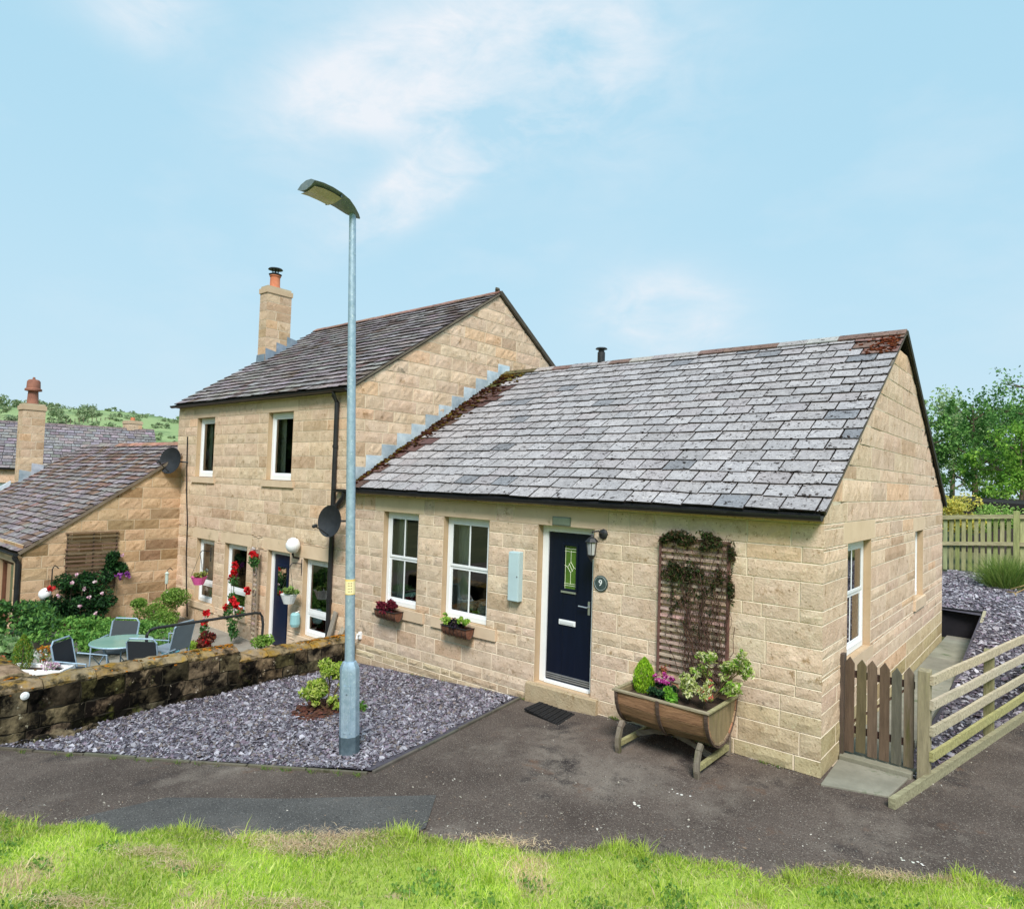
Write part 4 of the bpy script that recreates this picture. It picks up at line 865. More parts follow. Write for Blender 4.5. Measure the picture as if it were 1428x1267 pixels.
mb = MB(); O6 = Vector((LX0, LY0, 0)); q = lo_op[0]; mb.fbox(O6, U3, N3, q[0], q[0] + .09, -.14, -.08, q[2], q[3]); mb.fbox(O6, U3, N3, q[1] - .09, q[1], -.14, -.08, q[2], q[3]); mb.fbox(O6, U3, N3, q[0], q[1], -.135, -.075, q[3] - .09, q[3]); mb.fbox(O6, U3, N3, q[0], q[1], -.135, -.075, q[2], q[2] + .09)
lw = mb.build('window', mat('brown_frame', (.10, .04, .02), (.15, .06, .035), 5, .6), low); lw['label'] = 'brown framed window'
g_ = MB(); g_.fbox(O6, U3, N3, q[0] + .09, q[1] - .09, -.12, -.11, q[2] + .09, q[3] - .09); g_.build('pane', 'glass', lw)
chl = chimney(lrf, -22.2, -21.72, -1.42, -.88, 1.4, 4.45)
mb = MB(); pc = (-21.96, -1.15, 4.62); mb.lathe(pc, [(.17, 0), (.15, .05), (.13, .40), (.22, .42), (.22, .47), (.18, .50), (.17, .70), (.13, .75), (.04, .77), (.03, .83)], 16); mb.build('chimney_pot', mat('brown_pot', (.20, .085, .06), (.34, .15, .10), 5, .8), chl, smooth=True)
mb = MB(); zl = lambda y: LE + (y - LY0 + .1) * ltan
for i in range(5):
    y = -3.2 + i * .32
    mb.prism([(LX0 - .06, y, zl(y) + .03), (LX0 - .06, y + .33, zl(y + .33) + .03), (LX0 - .06, y + .33, zl(y + .33) + .17), (LX0 - .06, y, zl(y) + .17)], (.07, 0, 0), vary((1.15, 1.15, 1.15), .05))
for i in range(2): y = -1.45 + i * .3; mb.prism([(-21.705, y, zl(y) - .05), (-21.705, y + .3, zl(y + .3) - .05), (-21.705, y + .3, zl(y + .3) + .15), (-21.705, y, zl(y + .3) + .2)], (.012, 0, 0), vary((.8, .8, .8), .15))
mb.build('flashing', 'lead', lrf)

# ================================================================ FAR HOUSE behind the low one
fa = Vector((-41.75, .15, 0)); fdir = Vector((.25, .968, 0)).normalized(); fn = Vector((fdir.y, -fdir.x, 0))     # ridge direction, camera-side normal
FZ, FE_, FHW = 5.05, 2.6, 3.4
frh = thing('distant_stone_house', 'pale stone house with a long grey roof seen beyond the low house', 'house', (-30, 8, -.6))
FL = 9.4
S_ = (-fn * FHW + Vector((0, 0, FZ - FE_))); sl_ = S_.length; S_.normalize()
S2_ = (fn * FHW + Vector((0, 0, FZ - FE_))).normalized()
o_ = fa + fn * FHW + Vector((0, 0, FE_)); o2_ = fa - fn * FHW + Vector((0, 0, FE_))
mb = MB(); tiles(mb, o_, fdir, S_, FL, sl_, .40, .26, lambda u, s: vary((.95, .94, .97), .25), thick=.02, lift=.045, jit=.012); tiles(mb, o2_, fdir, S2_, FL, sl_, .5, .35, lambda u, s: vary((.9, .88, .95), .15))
deckslab(mb, o_, fdir, S_, FL, sl_, .06, 1); deckslab(mb, o2_, fdir, S2_, FL, sl_, .06, 1)
frf = mb.build('roof', ['oldtile', 'deck'], frh)
mb = MB(); ridge(mb, fa + Vector((0, 0, FZ)), fa + fdir * FL + Vector((0, 0, FZ)), -S_, -S2_, 18, .16, .02, lambda t: vary((.8, .7, .68), .1)); mb.build('ridge_tile', 'oldtile', frf)
mb = MB(); b0 = fa + fn * (FHW - .12) + fdir * .1; wall(mb, b0, fdir, fn, FL - .2, [-1.2, -.6, .0, .4, .8, 1.2, 1.6, 2.0, 2.3, 2.58], [(2.2, 3.2, .6, 1.9), (6, 7, .6, 1.9)], None, [], tone=lambda u, z: vary((1.08, .93, .84), .04), rough=.4)
for s_ in (.1, FL - .35): q = fa + fdir * s_; mb.prism([q + fn * (FHW - .14) + Vector((0, 0, -1.2)), q - fn * (FHW - .14) + Vector((0, 0, -1.2)), q - fn * (FHW - .14) + Vector((0, 0, FE_)), q + Vector((0, 0, FZ - .1)), q + fn * (FHW - .14) + Vector((0, 0, FE_))], fdir * .24, (1, .93, .86), 2)
mb.build('wall', WM, frh)
for u in (2.2, 6): window(frh, b0, fdir, fn, u + .005, u + .995, .605, 1.895, 'single', curtain=None)
gutter(frh, o_ + fn * .0, o_ + fdir * FL, fn, .06)
q = fa + fdir * (FL - .9) + fn * .1
def small_ch(par, c, w, z0, z1):
    return chimney(par, c.x - w / 2, c.x + w / 2, c.y - w / 2, c.y + w / 2, z0, z1)
chf = small_ch(frf, fa + fdir * 8.3 - fn * .25, .75, 4.6, 5.35)
mb = MB(); mb.lathe((fa + fdir * 8.3 - fn * .25) + Vector((0, 0, 5.52)), [(.13, 0), (.11, .22)], 12); mb.build('chimney_pot', 'terra', chf)

# ================================================================ BED OF SLATE CHIPPINGS, KERB, GARDEN WALL
bed_poly = [(-7.35, -4.98), (-3.36, -2.86), (-3.80, -.01), (-7.69, -.01)]
V = []; nu, nv = 16, 16
def bil(s, t):
    a, b, c, d = [Vector(p) for p in bed_poly]; return a.lerp(b, s).lerp(d.lerp(c, s), t)
bz = lambda x, y: rz(x, y) + .015 + .018 * math.sin(x * 3.1 + y) * math.sin(y * 2.7) - .05 * max(0, min(1, (-.0 + (-x - 6.2)))) * 0
def bedz(x, y): return bz(x, y) - (.06 * max(0, 1 + (y + 1.2) / 1.2) if y > -1.2 else 0) * .0
F = []
for j in range(nv + 1):
    for i in range(nu + 1): p = bil(i / nu, j / nv); V.append((p.x, p.y, bedz(p.x, p.y)))
for j in range(nv):
    for i in range(nu): F.append((j * (nu + 1) + i, j * (nu + 1) + i + 1, (j + 1) * (nu + 1) + i + 1, (j + 1) * (nu + 1) + i))
b_ = meshobj('slate_bed', np.array(V), F, np.ones((len(F), 3)), 'slatebed', smooth=True); b_['kind'] = 'structure'
def chips(name, pts, size, cols, flat=.42, tiltmax=.75):
    """angular flakes: 5-sided plates tipped at random"""
    n = len(pts); k = 5; P = np.asarray(pts, float); a = rng.uniform(0, 6.283, (n, 1)) + np.arange(k) * 6.283 / k + rng.uniform(-.35, .35, (n, k))
    s = size * np.minimum(rng.lognormal(-.08, .52, (n, 1)), 2.6); r = s * rng.uniform(.55, 1.0, (n, k)); el = rng.uniform(.45, .9, (n, 1))
    X_ = np.cos(a) * r; Y_ = np.sin(a) * r * el; th = s * rng.uniform(.10, .30, (n, 1)) * flat * 2
    nrm = rng.normal(size=(n, 3)) * [tiltmax * .55, tiltmax * .55, 0]; nrm[:, 2] = 1; nrm /= np.linalg.norm(nrm, axis=1)[:, None]
    e1 = np.cross(nrm, rng.normal(size=(n, 3))); e1 /= np.linalg.norm(e1, axis=1)[:, None]; e2 = np.cross(nrm, e1)
    base = P[:, None, :] + X_[..., None] * e1[:, None, :] + Y_[..., None] * e2[:, None, :]
    topv = base * 1.0 + nrm[:, None, :] * th[:, :, None]; topv = P[:, None, :] + (topv - P[:, None, :]) * 1.0
    V = np.concatenate([base, topv], 1).reshape(-1, 3); i = (np.arange(n) * 2 * k)[:, None]
    F = (i + np.arange(k, 2 * k)).tolist()
    for q in range(k): q2 = (q + 1) % k; F += (i + np.array([q, q2, k + q2, k + q])).tolist()
    cols = np.asarray(cols); c = cols[rng.integers(0, len(cols), n)] * (1 + rng.uniform(-.3, .3, (n, 1)))
    o = meshobj(name, V, [tuple(f) for f in F], np.concatenate([c] * (k + 1)), 'slate'); o['kind'] = 'stuff'; return o
SL = [(.20, .185, .22), (.12, .11, .14), (.29, .275, .32), (.08, .07, .09), (.18, .14, .18), (.38, .37, .41), (.23, .225, .26), (.16, .13, .12)]
SX, SY = -5.42, -1.95        # the shrub's planting hole
pts = []
while len(pts) < 30000:
    s, t = random.random(), random.random(); p = bil(s, t)
    if (p.x - SX) ** 2 + (p.y - SY) ** 2 < (.36 + random.uniform(-.08, .08)) ** 2: continue
    if t > .985 or s > .985 or s < .02: continue
    pts.append((p.x, p.y, bedz(p.x, p.y) + random.uniform(0, .014)))
chips('slate_chippings', pts, .0185, SL, tiltmax=1.0)
# edging
mb = MB()
def strip(a, b, w, h0, h1, n, col):
    a, b = Vector(a), Vector(b); d = (b - a) / n; s = Vector((d.y, -d.x)).normalized() * w / 2
    for i in range(n):
        p, q = a + d * i, a + d * (i + .97); j = random.uniform(-.006, .006); zp, zq = rz(p.x, p.y), rz(q.x, q.y); c = vary(col, .15)
        mb.hexa([(p.x - s.x, p.y - s.y, zp + h0), (q.x - s.x, q.y - s.y, zq + h0), (q.x + s.x, q.y + s.y, zq + h0), (p.x + s.x, p.y + s.y, zp + h0), (p.x - s.x, p.y - s.y, zp + h1 + j), (q.x - s.x, q.y - s.y, zq + h1 + j), (q.x + s.x, q.y + s.y, zq + h1 + j), (p.x + s.x, p.y + s.y, zp + h1 + j)], c)
strip((-7.4, -5.04), (-3.34, -2.90), .032, -.05, .026, 7, (.45, .44, .38)); strip((-3.33, -2.86), (-3.78, -.02), .032, -.05, .026, 4, (.40, .39, .35))
kb = mb.build('edging_kerb', 'conc', bevel=.006); kb['kind'] = 'structure'
# loose grit and dead leaves on the lane
pts = []
while len(pts) < 2600:
    s = abs(random.gauss(0, 1)) * .35; p = Vector(random.choice(ed2)) - EN * (.02 + s)
    if -8 < p.x < 3 and not (p.x < -3.3 and s > 1.4): pts.append((p.x + random.uniform(-.1, .1), p.y, rz(p.x, p.y) + .002))
for _ in range(1100):
    x, y = random.uniform(-4.5, 2.6), random.uniform(-4, -.05)
    if side(x, y) < .1 and not (x < -3.3 and y > -2.6): pts.append((x, y, rz(x, y) + .002))
for _ in range(900): y = random.uniform(-.1, 5); pts.append((.62 + y * .18 + abs(random.gauss(0, .12)), y, .003))
for _ in range(500): x = random.uniform(-3.4, 0); pts.append((x, -abs(random.gauss(.02, .05)), rz(x, 0) + .002))
gt = chips('loose_grit', pts, .007, [(.30, .27, .22), (.16, .14, .12), (.42, .39, .34), (.10, .09, .08), (.24, .17, .12)])
mb = MB()
for (x, y) in ((-.93, -1.28), (-1.05, -1.75), (.98, -1.05)):
    for k in range(7): mb.blob((x + random.gauss(0, .045), y + random.gauss(0, .02), rz(x, y) + .004), random.uniform(.004, .014), vary((.7, .68, .62), .12), 0, .4, .2)
o = mb.build('chalky_splashes', 'paint'); o['kind'] = 'stuff'
# garden wall: rubble with a mossy coping, along x = -7.35, stepping down towards the house, and its return along the front
gwl = thing('garden_wall', 'blackened rubble garden wall with yellow mossy coping between the slate bed and patio', 'wall', (-7.55, -2.5, -.6))
mb = MB(); 
def rub_tone(u, z): return vary(random.choice([(1, .95, .85), (.7, .66, .55), (.42, .40, .34), (.30, .28, .24), (1.15, 1.08, .95), (.55, .58, .35)]), .2)
def rubble(O, U5, N5, l, zb, ztop):
    cs = [zb]
    while cs[-1] < ztop - .16: cs.append(cs[-1] + random.choice((.15, .20, .26)))
    cs[-1] = ztop
    wall(mb, O, U5, N5, l, cs, (), None, (), tone=rub_tone, blk=(.22, .55), rough=2.3, mcol=(.35, .33, .28))
zt1, zt2 = .225, .055
wyy = -2.13
rubble((-7.37, -4.93, 0), GU, GN, 4.93 + wyy, -.75, zt1); rubble((-7.37, wyy, 0), GU, GN, -wyy - .1, -.75, zt2)
rubble((-7.73, wyy, 0), (0, -1, 0), (-1, 0, 0), 4.93 + wyy, -.75, zt1); rubble((-7.73, -.1, 0), (0, -1, 0), (-1, 0, 0), -wyy - .1, -.75, zt2)
rubble((-7.37 - 4.2, -4.93, 0), (1, 0, 0), (0, -1, 0), 4.2, -.85, zt1); rubble((-7.73, -4.57, 0), (-1, 0, 0), (0, 1, 0), 3.8, -.85, zt1); rubble((-7.73, wyy, 0), (1, 0, 0), (0, 1, 0), .36, zt2 - .1, zt1)
mb.build('rubble', ['rub', mat('dark_joint', (.03, .028, .022), (.08, .07, .05), 9, 1), 'rub'], gwl)
mb = MB()
def coping(a, b, w, z, zs=0):
    a, b = Vector(a), Vector(b); L3 = (b - a).length; d = (b - a) / L3; s = Vector((d.y, -d.x)); u = 0
    while u < L3 - .05:
        l = min(random.uniform(.35, .6), L3 - u); nn3 = 6; c = vary((1, .95, .9), .15); rows_ = []
        for i in range(nn3 + 1):
            p = a + d * (u + .006 + (l - .012) * i / nn3); row = []
            for j, (o3, h) in enumerate(((-w / 2, 0), (-w / 2 - .008, .03), (-w / 3, .075), (0, .09), (w / 3, .075), (w / 2 + .008, .03), (w / 2, 0))):
                q = p + s * (o3 + random.uniform(-.008, .008)); row.append((q.x, q.y, z + zs * (u / L3) + h + random.uniform(-.014, .014)))
            rows_.append(row)
        vs = [v for r in rows_ for v in r]; k = 7; fs = [(i * k + j, (i + 1) * k + j, (i + 1) * k + j + 1, i * k + j + 1) for i in range(nn3) for j in range(k - 1)] + [tuple(range(k)), tuple(range(nn3 * k, nn3 * k + k))[::-1]]
        mb.add(vs, fs, c); u += l
coping((-7.55, -4.95), (-7.55, wyy), .40, zt1, -.03); coping((-7.55, wyy + .01), (-7.55, -.09), .40, zt2, -.03); coping((-11.5, -4.75), (-7.76, -4.75), .42, zt1, .0)
mb.build('coping', 'cope', gwl, smooth=False)
mb = MB()
for i in range(2600):
    t = random.random()
    if t < .7: x, y = -7.55 + random.gauss(-.06, .09), random.uniform(-4.9, -.15); z = (zt1 if y < wyy else zt2) + .075 - abs(x + 7.55) * .25
    else: x, y = random.uniform(-11, -7.7), -4.75 + random.gauss(0, .1); z = zt1 + .08 - abs(y + 4.75) * .25
    c = random.choice([(5.2, 3.4, .5), (4, 2.6, .6), (2.2, 2.2, .5), (1.2, 1.2, .4)]); mb.blob((x, y, z), random.uniform(.008, .024), vary(c, .25), 0, .4, .35)
mb.build('moss', 'moss', gwl)
mb = MB(); mb.lathe((-7.335, -4.72, .18), [(.045, 0), (.045, .01), (.02, .02)], 16, (1, 1, 1), 0, (1, 0, 0)); tag(mb.build('wall_disc', 'white'), 'small round white disc fixed at the near end of the mossy garden wall', 'disc')
# cobbled footing at the near end of the wall
mb = MB()
for k in range(9): mb.blob((-7.20 + random.uniform(-.06, .08), -4.75 + k * .09, rz(-7.2, -4) + .02), random.uniform(.04, .09), (1, .95, .85), 0, .3, .5)
o = mb.build('footing_stones', 'rub'); o['kind'] = 'stuff'

# patio
pt = grid('patio', [-14.2, -12, -10.5, -9, -7.7], [-4.6, -3, -1.5, -.05], lambda x, y: -.56, 'patio'); pt['kind'] = 'structure'

# ================================================================ STREET LAMP
lx_, ly_ = -3.90, -2.72; lz0 = rz(lx_, ly_) + .0
sl = thing('street_lamp', 'tall galvanised street lamp with a flat leaf-shaped head standing in the slate bed', 'street lamp', (lx_, ly_, lz0))
mb = MB(); mb.lathe((lx_, ly_, lz0), [(.105, .22), (.102, .90), (.098, .93), (.072, .985), (.055, .99)], 8, (1, 1, 1)); mb.build('base_section', 'galv', sl, smooth=True)
mb = MB(); mb.lathe((lx_, ly_, lz0), [(.120, -.05), (.112, .02), (.1065, .04), (.1065, .225)], 8); mb.build('base_coating', 'galvd', sl, smooth=True)
mb = MB(); dx_, dy_ = .60, -.80; c = Vector((lx_, ly_, 0)) + Vector((dx_, dy_, 0)) * .094
s3 = Vector((-dy_, dx_, 0)); mb.fbox(c, s3, (dx_, dy_, 0), -.036, .036, -.006, .006, lz0 + .27, lz0 + .76); mb.fbox(c, s3, (dx_, dy_, 0), -.028, .028, .006, .008, lz0 + .30, lz0 + .73, (.9, .9, .9)); mb.lathe(c + Vector((0, 0, lz0 + .67)), [(.010, 0), (.010, .012)], 8, (.4, .4, .4), 0, (dx_, dy_, 0)); mb.build('access_door', 'galv', sl, bevel=.003)
topz = 5.66; lean = -.035
pts = [Vector((lx_ + (z - .8) * -.0, ly_, z)) for z in (lz0 + .96, 2.4, 2.41, 4.2, topz)]
mb = MB(); mb.tube([(lx_, ly_, lz0 + .96), (lx_, ly_, 2.6), (lx_, ly_, 4.2), (lx_, ly_, topz)], [.052, .049, .043, .036], 16, (1, 1, 1)); mb.build('column', 'galv', sl, smooth=True)
mb = MB(); mb.lathe((lx_, ly_, 1.55), [(.0535, .03), (.0535, .19)], 16, (.95, .66, .22)); mb.lathe((lx_, ly_, 1.59), [(.0540, 0), (.0540, .13)], 16, (.98, .84, .48)); 
mb.build('yellow_label', 'paint', sl)
mb = MB()      # a small dark mark and numerals on the label
a_ = math.atan2(-4.4, 5.8)
for k, z in enumerate((1.615, 1.645, 1.675, 1.70)):
    for j in range(3):
        t = a_ - .35 + j * .3; mb.lathe((lx_ + .0545 * math.cos(t), ly_ + .0545 * math.sin(t), z), [(.005, 0), (.005, .002)], 5, (.15, .07, .03), 0, (math.cos(t), math.sin(t), 0))
mb.build('label_marks', 'paint', sl)
# lantern: flat leaf shape reaching to the left and away from the house side
hd = Vector((-.04, -1, 0)).normalized(); hs_ = Vector((-hd.y, hd.x, 0)); mb = MB()
hb = Vector((lx_, ly_, topz)); vs = []; 
hz_ = [(-.09, .012, -.03), (-.04, .06, -.012), (.04, .11, .025), (.13, .145, .07), (.24, .165, .10), (.35, .175, .12), (.46, .175, .13), (.56, .168, .125)]
for (u, w, h) in hz_:
    for (sx, up_) in ((-1, 0), (-.6, .035), (0, .05), (.6, .035), (1, 0), (.6, -.03), (0, -.045), (-.6, -.03)):
        vs.append(hb + hd * u + hs_ * (w * sx) + Vector((0, 0, h + up_ * min(1, w / .12))))
k = 8; fs = [(i * k + j, i * k + (j + 1) % k, (i + 1) * k + (j + 1) % k, (i + 1) * k + j) for i in range(len(hz_) - 1) for j in range(k)] + [tuple(range(k))[::-1], tuple(range((len(hz_) - 1) * k, len(hz_) * k))]
mb.add(vs, fs, (.62, .55, .47)); lh = mb.build('lamp_head', 'galv', sl, smooth=True)
mb = MB(); vs = []
for (u, w, h) in hz_[4:]:
    for sx, dn in ((-.80, -.042), (0, -.056), (.80, -.042)): vs.append(hb + hd * (u - .02) + hs_ * (w * sx) + Vector((0, 0, h + dn)))
mb.add(vs[:12], [(i * 3 + j, (i + 1) * 3 + j, (i + 1) * 3 + j + 1, i * 3 + j + 1) for i in range(3) for j in range(2)], (.85, .8, .66)); mb.build('lens', mat('lamp_lens', (.50, .47, .40), (.66, .63, .56), 9, .25, .1, 30), lh)
mb = MB(); mb.beam(hb + hd * .235 - hs_ * .15 + Vector((0, 0, .075)), hb + hd * .235 + hs_ * .15 + Vector((0, 0, .075)), .012, .03); mb.build('lens_hinge', 'galvd', lh)

lean = Vector((-.766, -.643, 0)); sl.rotation_mode = 'AXIS_ANGLE'; ax_ = Vector((0, 0, 1)).cross(lean); sl.rotation_axis_angle = (.034, ax_.x, ax_.y, ax_.z)

# ================================================================ SHRUB IN THE BED
mb = MB(); n = 28; zc_ = bedz(SX, SY)
for k in range(260):
    a_ = random.uniform(0, 6.283); r_ = .42 * math.sqrt(random.random()); mb.blob((SX + r_ * math.cos(a_), SY + r_ * math.sin(a_), zc_ + .01 + .03 * (1 - r_ / .42)), random.uniform(.015, .04), vary((1, .8, .75), .4), 0, .5, .5)
o = mb.build('bark_mulch', mat('bark_mulch', (.06, .028, .02), (.15, .08, .055), 20, 1, .6, 60)); o['kind'] = 'stuff'
YG = [(.36, .48, .06), (.46, .56, .10), (.27, .40, .05), (.55, .60, .20), (.20, .33, .05)]
def shrub(name, label, cat, base, stems, clumps, leafn, size, cols, group=None, stem_col=(.9, .8, .6), aspect=.5):
    r0 = thing(name, label, cat, base, group); mb = MB()
    for c, r in clumps:
        c = Vector(c); b = Vector(base); m_ = b.lerp(c, .5) + Vector((random.uniform(-.03, .03), random.uniform(-.03, .03), 0)); mb.tube([b, m_, c], [stems, stems * .7, stems * .35], 5, stem_col)
        for k in range(3): e = c + Vector([random.uniform(-1, 1) * q * .7 for q in r]); mb.tube([m_, e], [stems * .5, stems * .2], 4, stem_col)
    mb.build('stem', 'bark', r0)
    tot = sum(r[0] * r[1] * r[2] for _, r in clumps) ; P = np.concatenate([clumpy(max(20, int(leafn * r[0] * r[1] * r[2] / tot)), c, r, 9, .42) for c, r in clumps])
    leaves('foliage', P, size, cols, parent=r0, aspect=aspect); return r0
shrub('variegated_shrub', 'yellow-green open shrub growing from bark mulch behind the lamp post', 'shrub', (SX, SY, zc_), .012,
      [((SX - .02, SY + .02, zc_ + .56), (.20, .20, .13)), ((SX - .17, SY - .10, zc_ + .26), (.22, .20, .17)), ((SX + .14, SY + .10, zc_ + .42), (.12, .12, .10)), ((SX + .16, SY - .02, zc_ + .15), (.12, .10, .09)), ((SX - .05, SY - .16, zc_ + .18), (.13, .12, .09))], 3400, .055, YG)
shrub('small_green_plant', 'small green sprig in the bark mulch just right of the lamp post', 'plant', (SX + .42, SY + .20, zc_), .006, [((SX + .42, SY + .20, zc_ + .10), (.08, .08, .08))], 120, .05, [(.10, .25, .04), (.16, .33, .06)])

# ================================================================ BARREL PLANTER
bp = thing('barrel_planter', 'half-barrel wooden planter on curved legs against the wall beneath the trellis', 'planter', (-1.3, -.46, -.02))
bx0, bx1, by0, by1, bzr = -1.84, -.80, -.86, -.10, .63; byc = (by0 + by1) / 2; br = (by1 - by0) / 2
BW = [(.36, .235, .145), (.44, .30, .19), (.25, .155, .09), (.38, .205, .115), (.33, .24, .16)]
mb = MB(); ns = 9; hd_ = .40
def bulge(x): t = (x - (bx0 + bx1) / 2) / ((bx1 - bx0) / 2); return 1 + .05 * (1 - t * t)
for i in range(ns):
    t0, t1 = math.pi * (i + .03) / ns, math.pi * (i + .97) / ns; c = vary(random.choice(BW), .18); vs = []
    for x in np.linspace(bx0, bx1, 7):
        k = bulge(x) * (.97)
        for (t, rr) in ((t0, 1), (t1, 1), (t1, .94), (t0, .94)): vs.append((x, byc - br * rr * k * math.cos(t), bzr - hd_ * rr * k * math.sin(t) + random.uniform(-.002, .002)))
    fs = [(j * 4 + q, j * 4 + (q + 1) % 4, (j + 1) * 4 + (q + 1) % 4, (j + 1) * 4 + q) for j in range(6) for q in range(4)] + [(0, 1, 2, 3), (27, 26, 25, 24)]
    mb.add(vs, fs, c)
mb.build('barrel_staves', 'woodx', bp)
for x in (bx0 + .01, bx1 - .035):
    mb = MB(); mb.prism([(x, byc - br * .96 * math.cos(math.pi * i / 14), bzr - hd_ * .96 * math.sin(math.pi * i / 14)) for i in range(15)], (.025, 0, 0), (.26, .20, .11)); o = mb.build('end_panel', 'woodv', bp, bevel=.004)
for x in (bx0 + .005, (bx0 + bx1) / 2 - .02, bx1 - .03):
    mb = MB(); k = bulge(x); n = 18; w = .034
    for i in range(n):
        t0, t1 = math.pi * i / n, math.pi * (i + 1) / n; P = lambda t, xx, rr: (xx, byc - br * rr * k * math.cos(t), bzr + .012 - (hd_ + .01) * rr * k * math.sin(t))
        mb.hexa([P(t0, x, .985), P(t0, x + w, .985), P(t1, x + w, .985), P(t1, x, .985), P(t0, x, 1.02), P(t0, x + w, 1.02), P(t1, x + w, 1.02), P(t1, x, 1.02)], (.11, .075, .06))
    mb.build('hoop', 'woodx', bp)
mb = MB(); mb.box(bx0 - .02, bx1 + .02, by0 - .015, by0 + .03, bzr, bzr + .022, (.34, .29, .20)); mb.box(bx0 - .02, bx1 + .02, by1 - .03, by1 + .015, bzr, bzr + .022, (.3, .26, .18))
mb.box(bx0 - .02, bx0 + .02, by0 + .03, by1 - .03, bzr, bzr + .022, (.32, .28, .17)); mb.box(bx1 - .02, bx1 + .02, by0 + .03, by1 - .03, bzr, bzr + .022, (.36, .33, .18)); mb.build('rim', 'woodx', bp, bevel=.004)
mb = MB(); mb.box(bx0 + .04, bx1 - .04, by0 + .03, by1 - .03, bzr - .12, bzr - .05); mb.build('soil', 'soil', bp)
zg = rz(-1.3, 0)
for x in (bx0 + .07, bx1 - .09):
    for (sy, yb) in ((-1, by0 - .035), (1, by1 + .0)):
        mb = MB(); P_ = [(x, byc + sy * br * .80, .30), (x, byc + sy * br * .93, .25), (x, byc + sy * br * 1.02, .15), (x, byc + sy * br * 1.03, .07), (x, byc + sy * br * .98, zg)]
        for i in range(4): mb.beam(Vector(P_[i]) + (Vector(P_[i]) - Vector(P_[i + 1])) * .08, P_[i + 1], .055, .05, (1, 0, 0), vary((.21, .175, .135), .1))
        mb.build('leg', 'woodv', bp, bevel=.004)
    mb = MB(); mb.beam((x, byc - br * 1.0, .09), (x, byc + br * .99, .09), .04, .055, (0, 0, 1), (.36, .34, .17)); mb.build('cross_rail', 'woodx', bp, bevel=.003)
mb = MB(); pl_ = [(bx0 + .09, byc - .02, .11), (bx0 + .30, byc - .02, .19), (-1.32, byc - .02, .225), (bx1 - .31, byc - .02, .18), (bx1 - .11, byc - .02, .10)]
for i in range(4): mb.beam(pl_[i], pl_[i + 1], .04, .05, (0, 0, 1), (.24, .20, .16))
mb.build('arched_stretcher', 'woodx', bp)
# plants in the barrel
def conifer(name, label, base, h, r, cols, n=2600, parent_stem=True):
    r0 = thing(name, label, 'shrub', base); mb = MB(); b = Vector(base); mb.tube([b, b + Vector((0, 0, h * .8))], [.012, .004], 6); mb.build('stem', 'bark', r0)
    t = rng.uniform(0, 1, n) ** .8; rr = r * np.clip(np.sin(np.pi * (t * .80 + .20)) ** .75, .05, 1) * np.sqrt(rng.uniform(.25, 1, n)); a = rng.uniform(0, 6.283, n)
    P = np.stack([b.x + rr * np.cos(a), b.y + rr * np.sin(a), b.z + h * t], 1)
    leaves('foliage', P, .035 if h < .7 else .05, cols, parent=r0, up=2.2, aspect=.28); return r0
conifer('dwarf_conifer', 'lime green egg-shaped dwarf conifer at the left end of the barrel planter', (-1.68, -.50, bzr - .06), .37, .125, [(.24, .46, .02), (.33, .56, .03), (.18, .38, .02), (.42, .62, .05)])
fz = bzr - .03
r0 = thing('pink_flowering_plant', 'dark plant with magenta flowers next to the lime conifer in the barrel', 'plant', (-1.45, -.50, fz))
leaves('foliage', clumpy(900, (-1.44, -.55, fz + .06), (.17, .15, .09), 10, .4), .04, [(.03, .09, .04), (.05, .13, .05), (.02, .06, .03)], parent=r0)
leaves('flower', clumpy(420, (-1.45, -.50, fz + .16), (.14, .13, .07), 14, .25), .026, [(.50, .04, .30), (.62, .10, .42), (.38, .02, .20), (.7, .3, .5)], 'petal', r0, aspect=.9)
shrub('red_tipped_plant', 'thin plant with brick-red tips behind the lime conifer in the barrel', 'plant', (-1.52, -.34, fz), .004, [((-1.52, -.34, fz + .20), (.07, .05, .09))], 130, .03, [(.40, .07, .04), (.55, .16, .08), (.2, .2, .05)], aspect=.4)
shrub('bright_green_plant', 'low bright green leafy plant at the front middle of the barrel planter', 'plant', (-1.25, -.68, fz), .004, [((-1.25, -.70, fz + .09), (.11, .10, .08)), ((-1.22, -.80, fz + .04), (.10, .06, .05))], 420, .05, [(.14, .34, .03), (.22, .46, .05), (.10, .25, .03)], aspect=.7)
VG = [(.52, .56, .22), (.62, .64, .34), (.40, .48, .12), (.28, .38, .08), (.70, .70, .45)]
shrub('cream_variegated_shrub', 'cream and green variegated shrub in the middle of the barrel planter', 'shrub', (-1.15, -.50, fz), .008, [((-1.14, -.52, fz + .20), (.12, .11, .11)), ((-1.10, -.60, fz + .12), (.11, .09, .09))], 620, .045, VG)
shrub('pale_hanging_shrub', 'pale leafy sprays with a red tip at the right front corner of the barrel planter', 'shrub', (-.95, -.60, fz), .006, [((-.94, -.62, fz + .12), (.12, .11, .09)), ((-.92, -.55, fz + .22), (.06, .06, .06))], 480, .05, VG + [(.5, .1, .08)], aspect=.35)
shrub('tall_variegated_shrub', 'tallest cream and green shrub spilling over the right end of the barrel planter', 'shrub', (-.98, -.36, fz), .010, [((-1.02, -.34, fz + .42), (.17, .12, .09)), ((-.80, -.32, fz + .36), (.19, .13, .11)), ((-.66, -.33, fz + .42), (.11, .11, .16)), ((-.78, -.36, fz + .20), (.17, .12, .08)), ((-1.10, -.34, fz + .28), (.12, .10, .08))], 1500, .055, VG + [(.24, .45, .05), (.3, .5, .08)], aspect=.4)

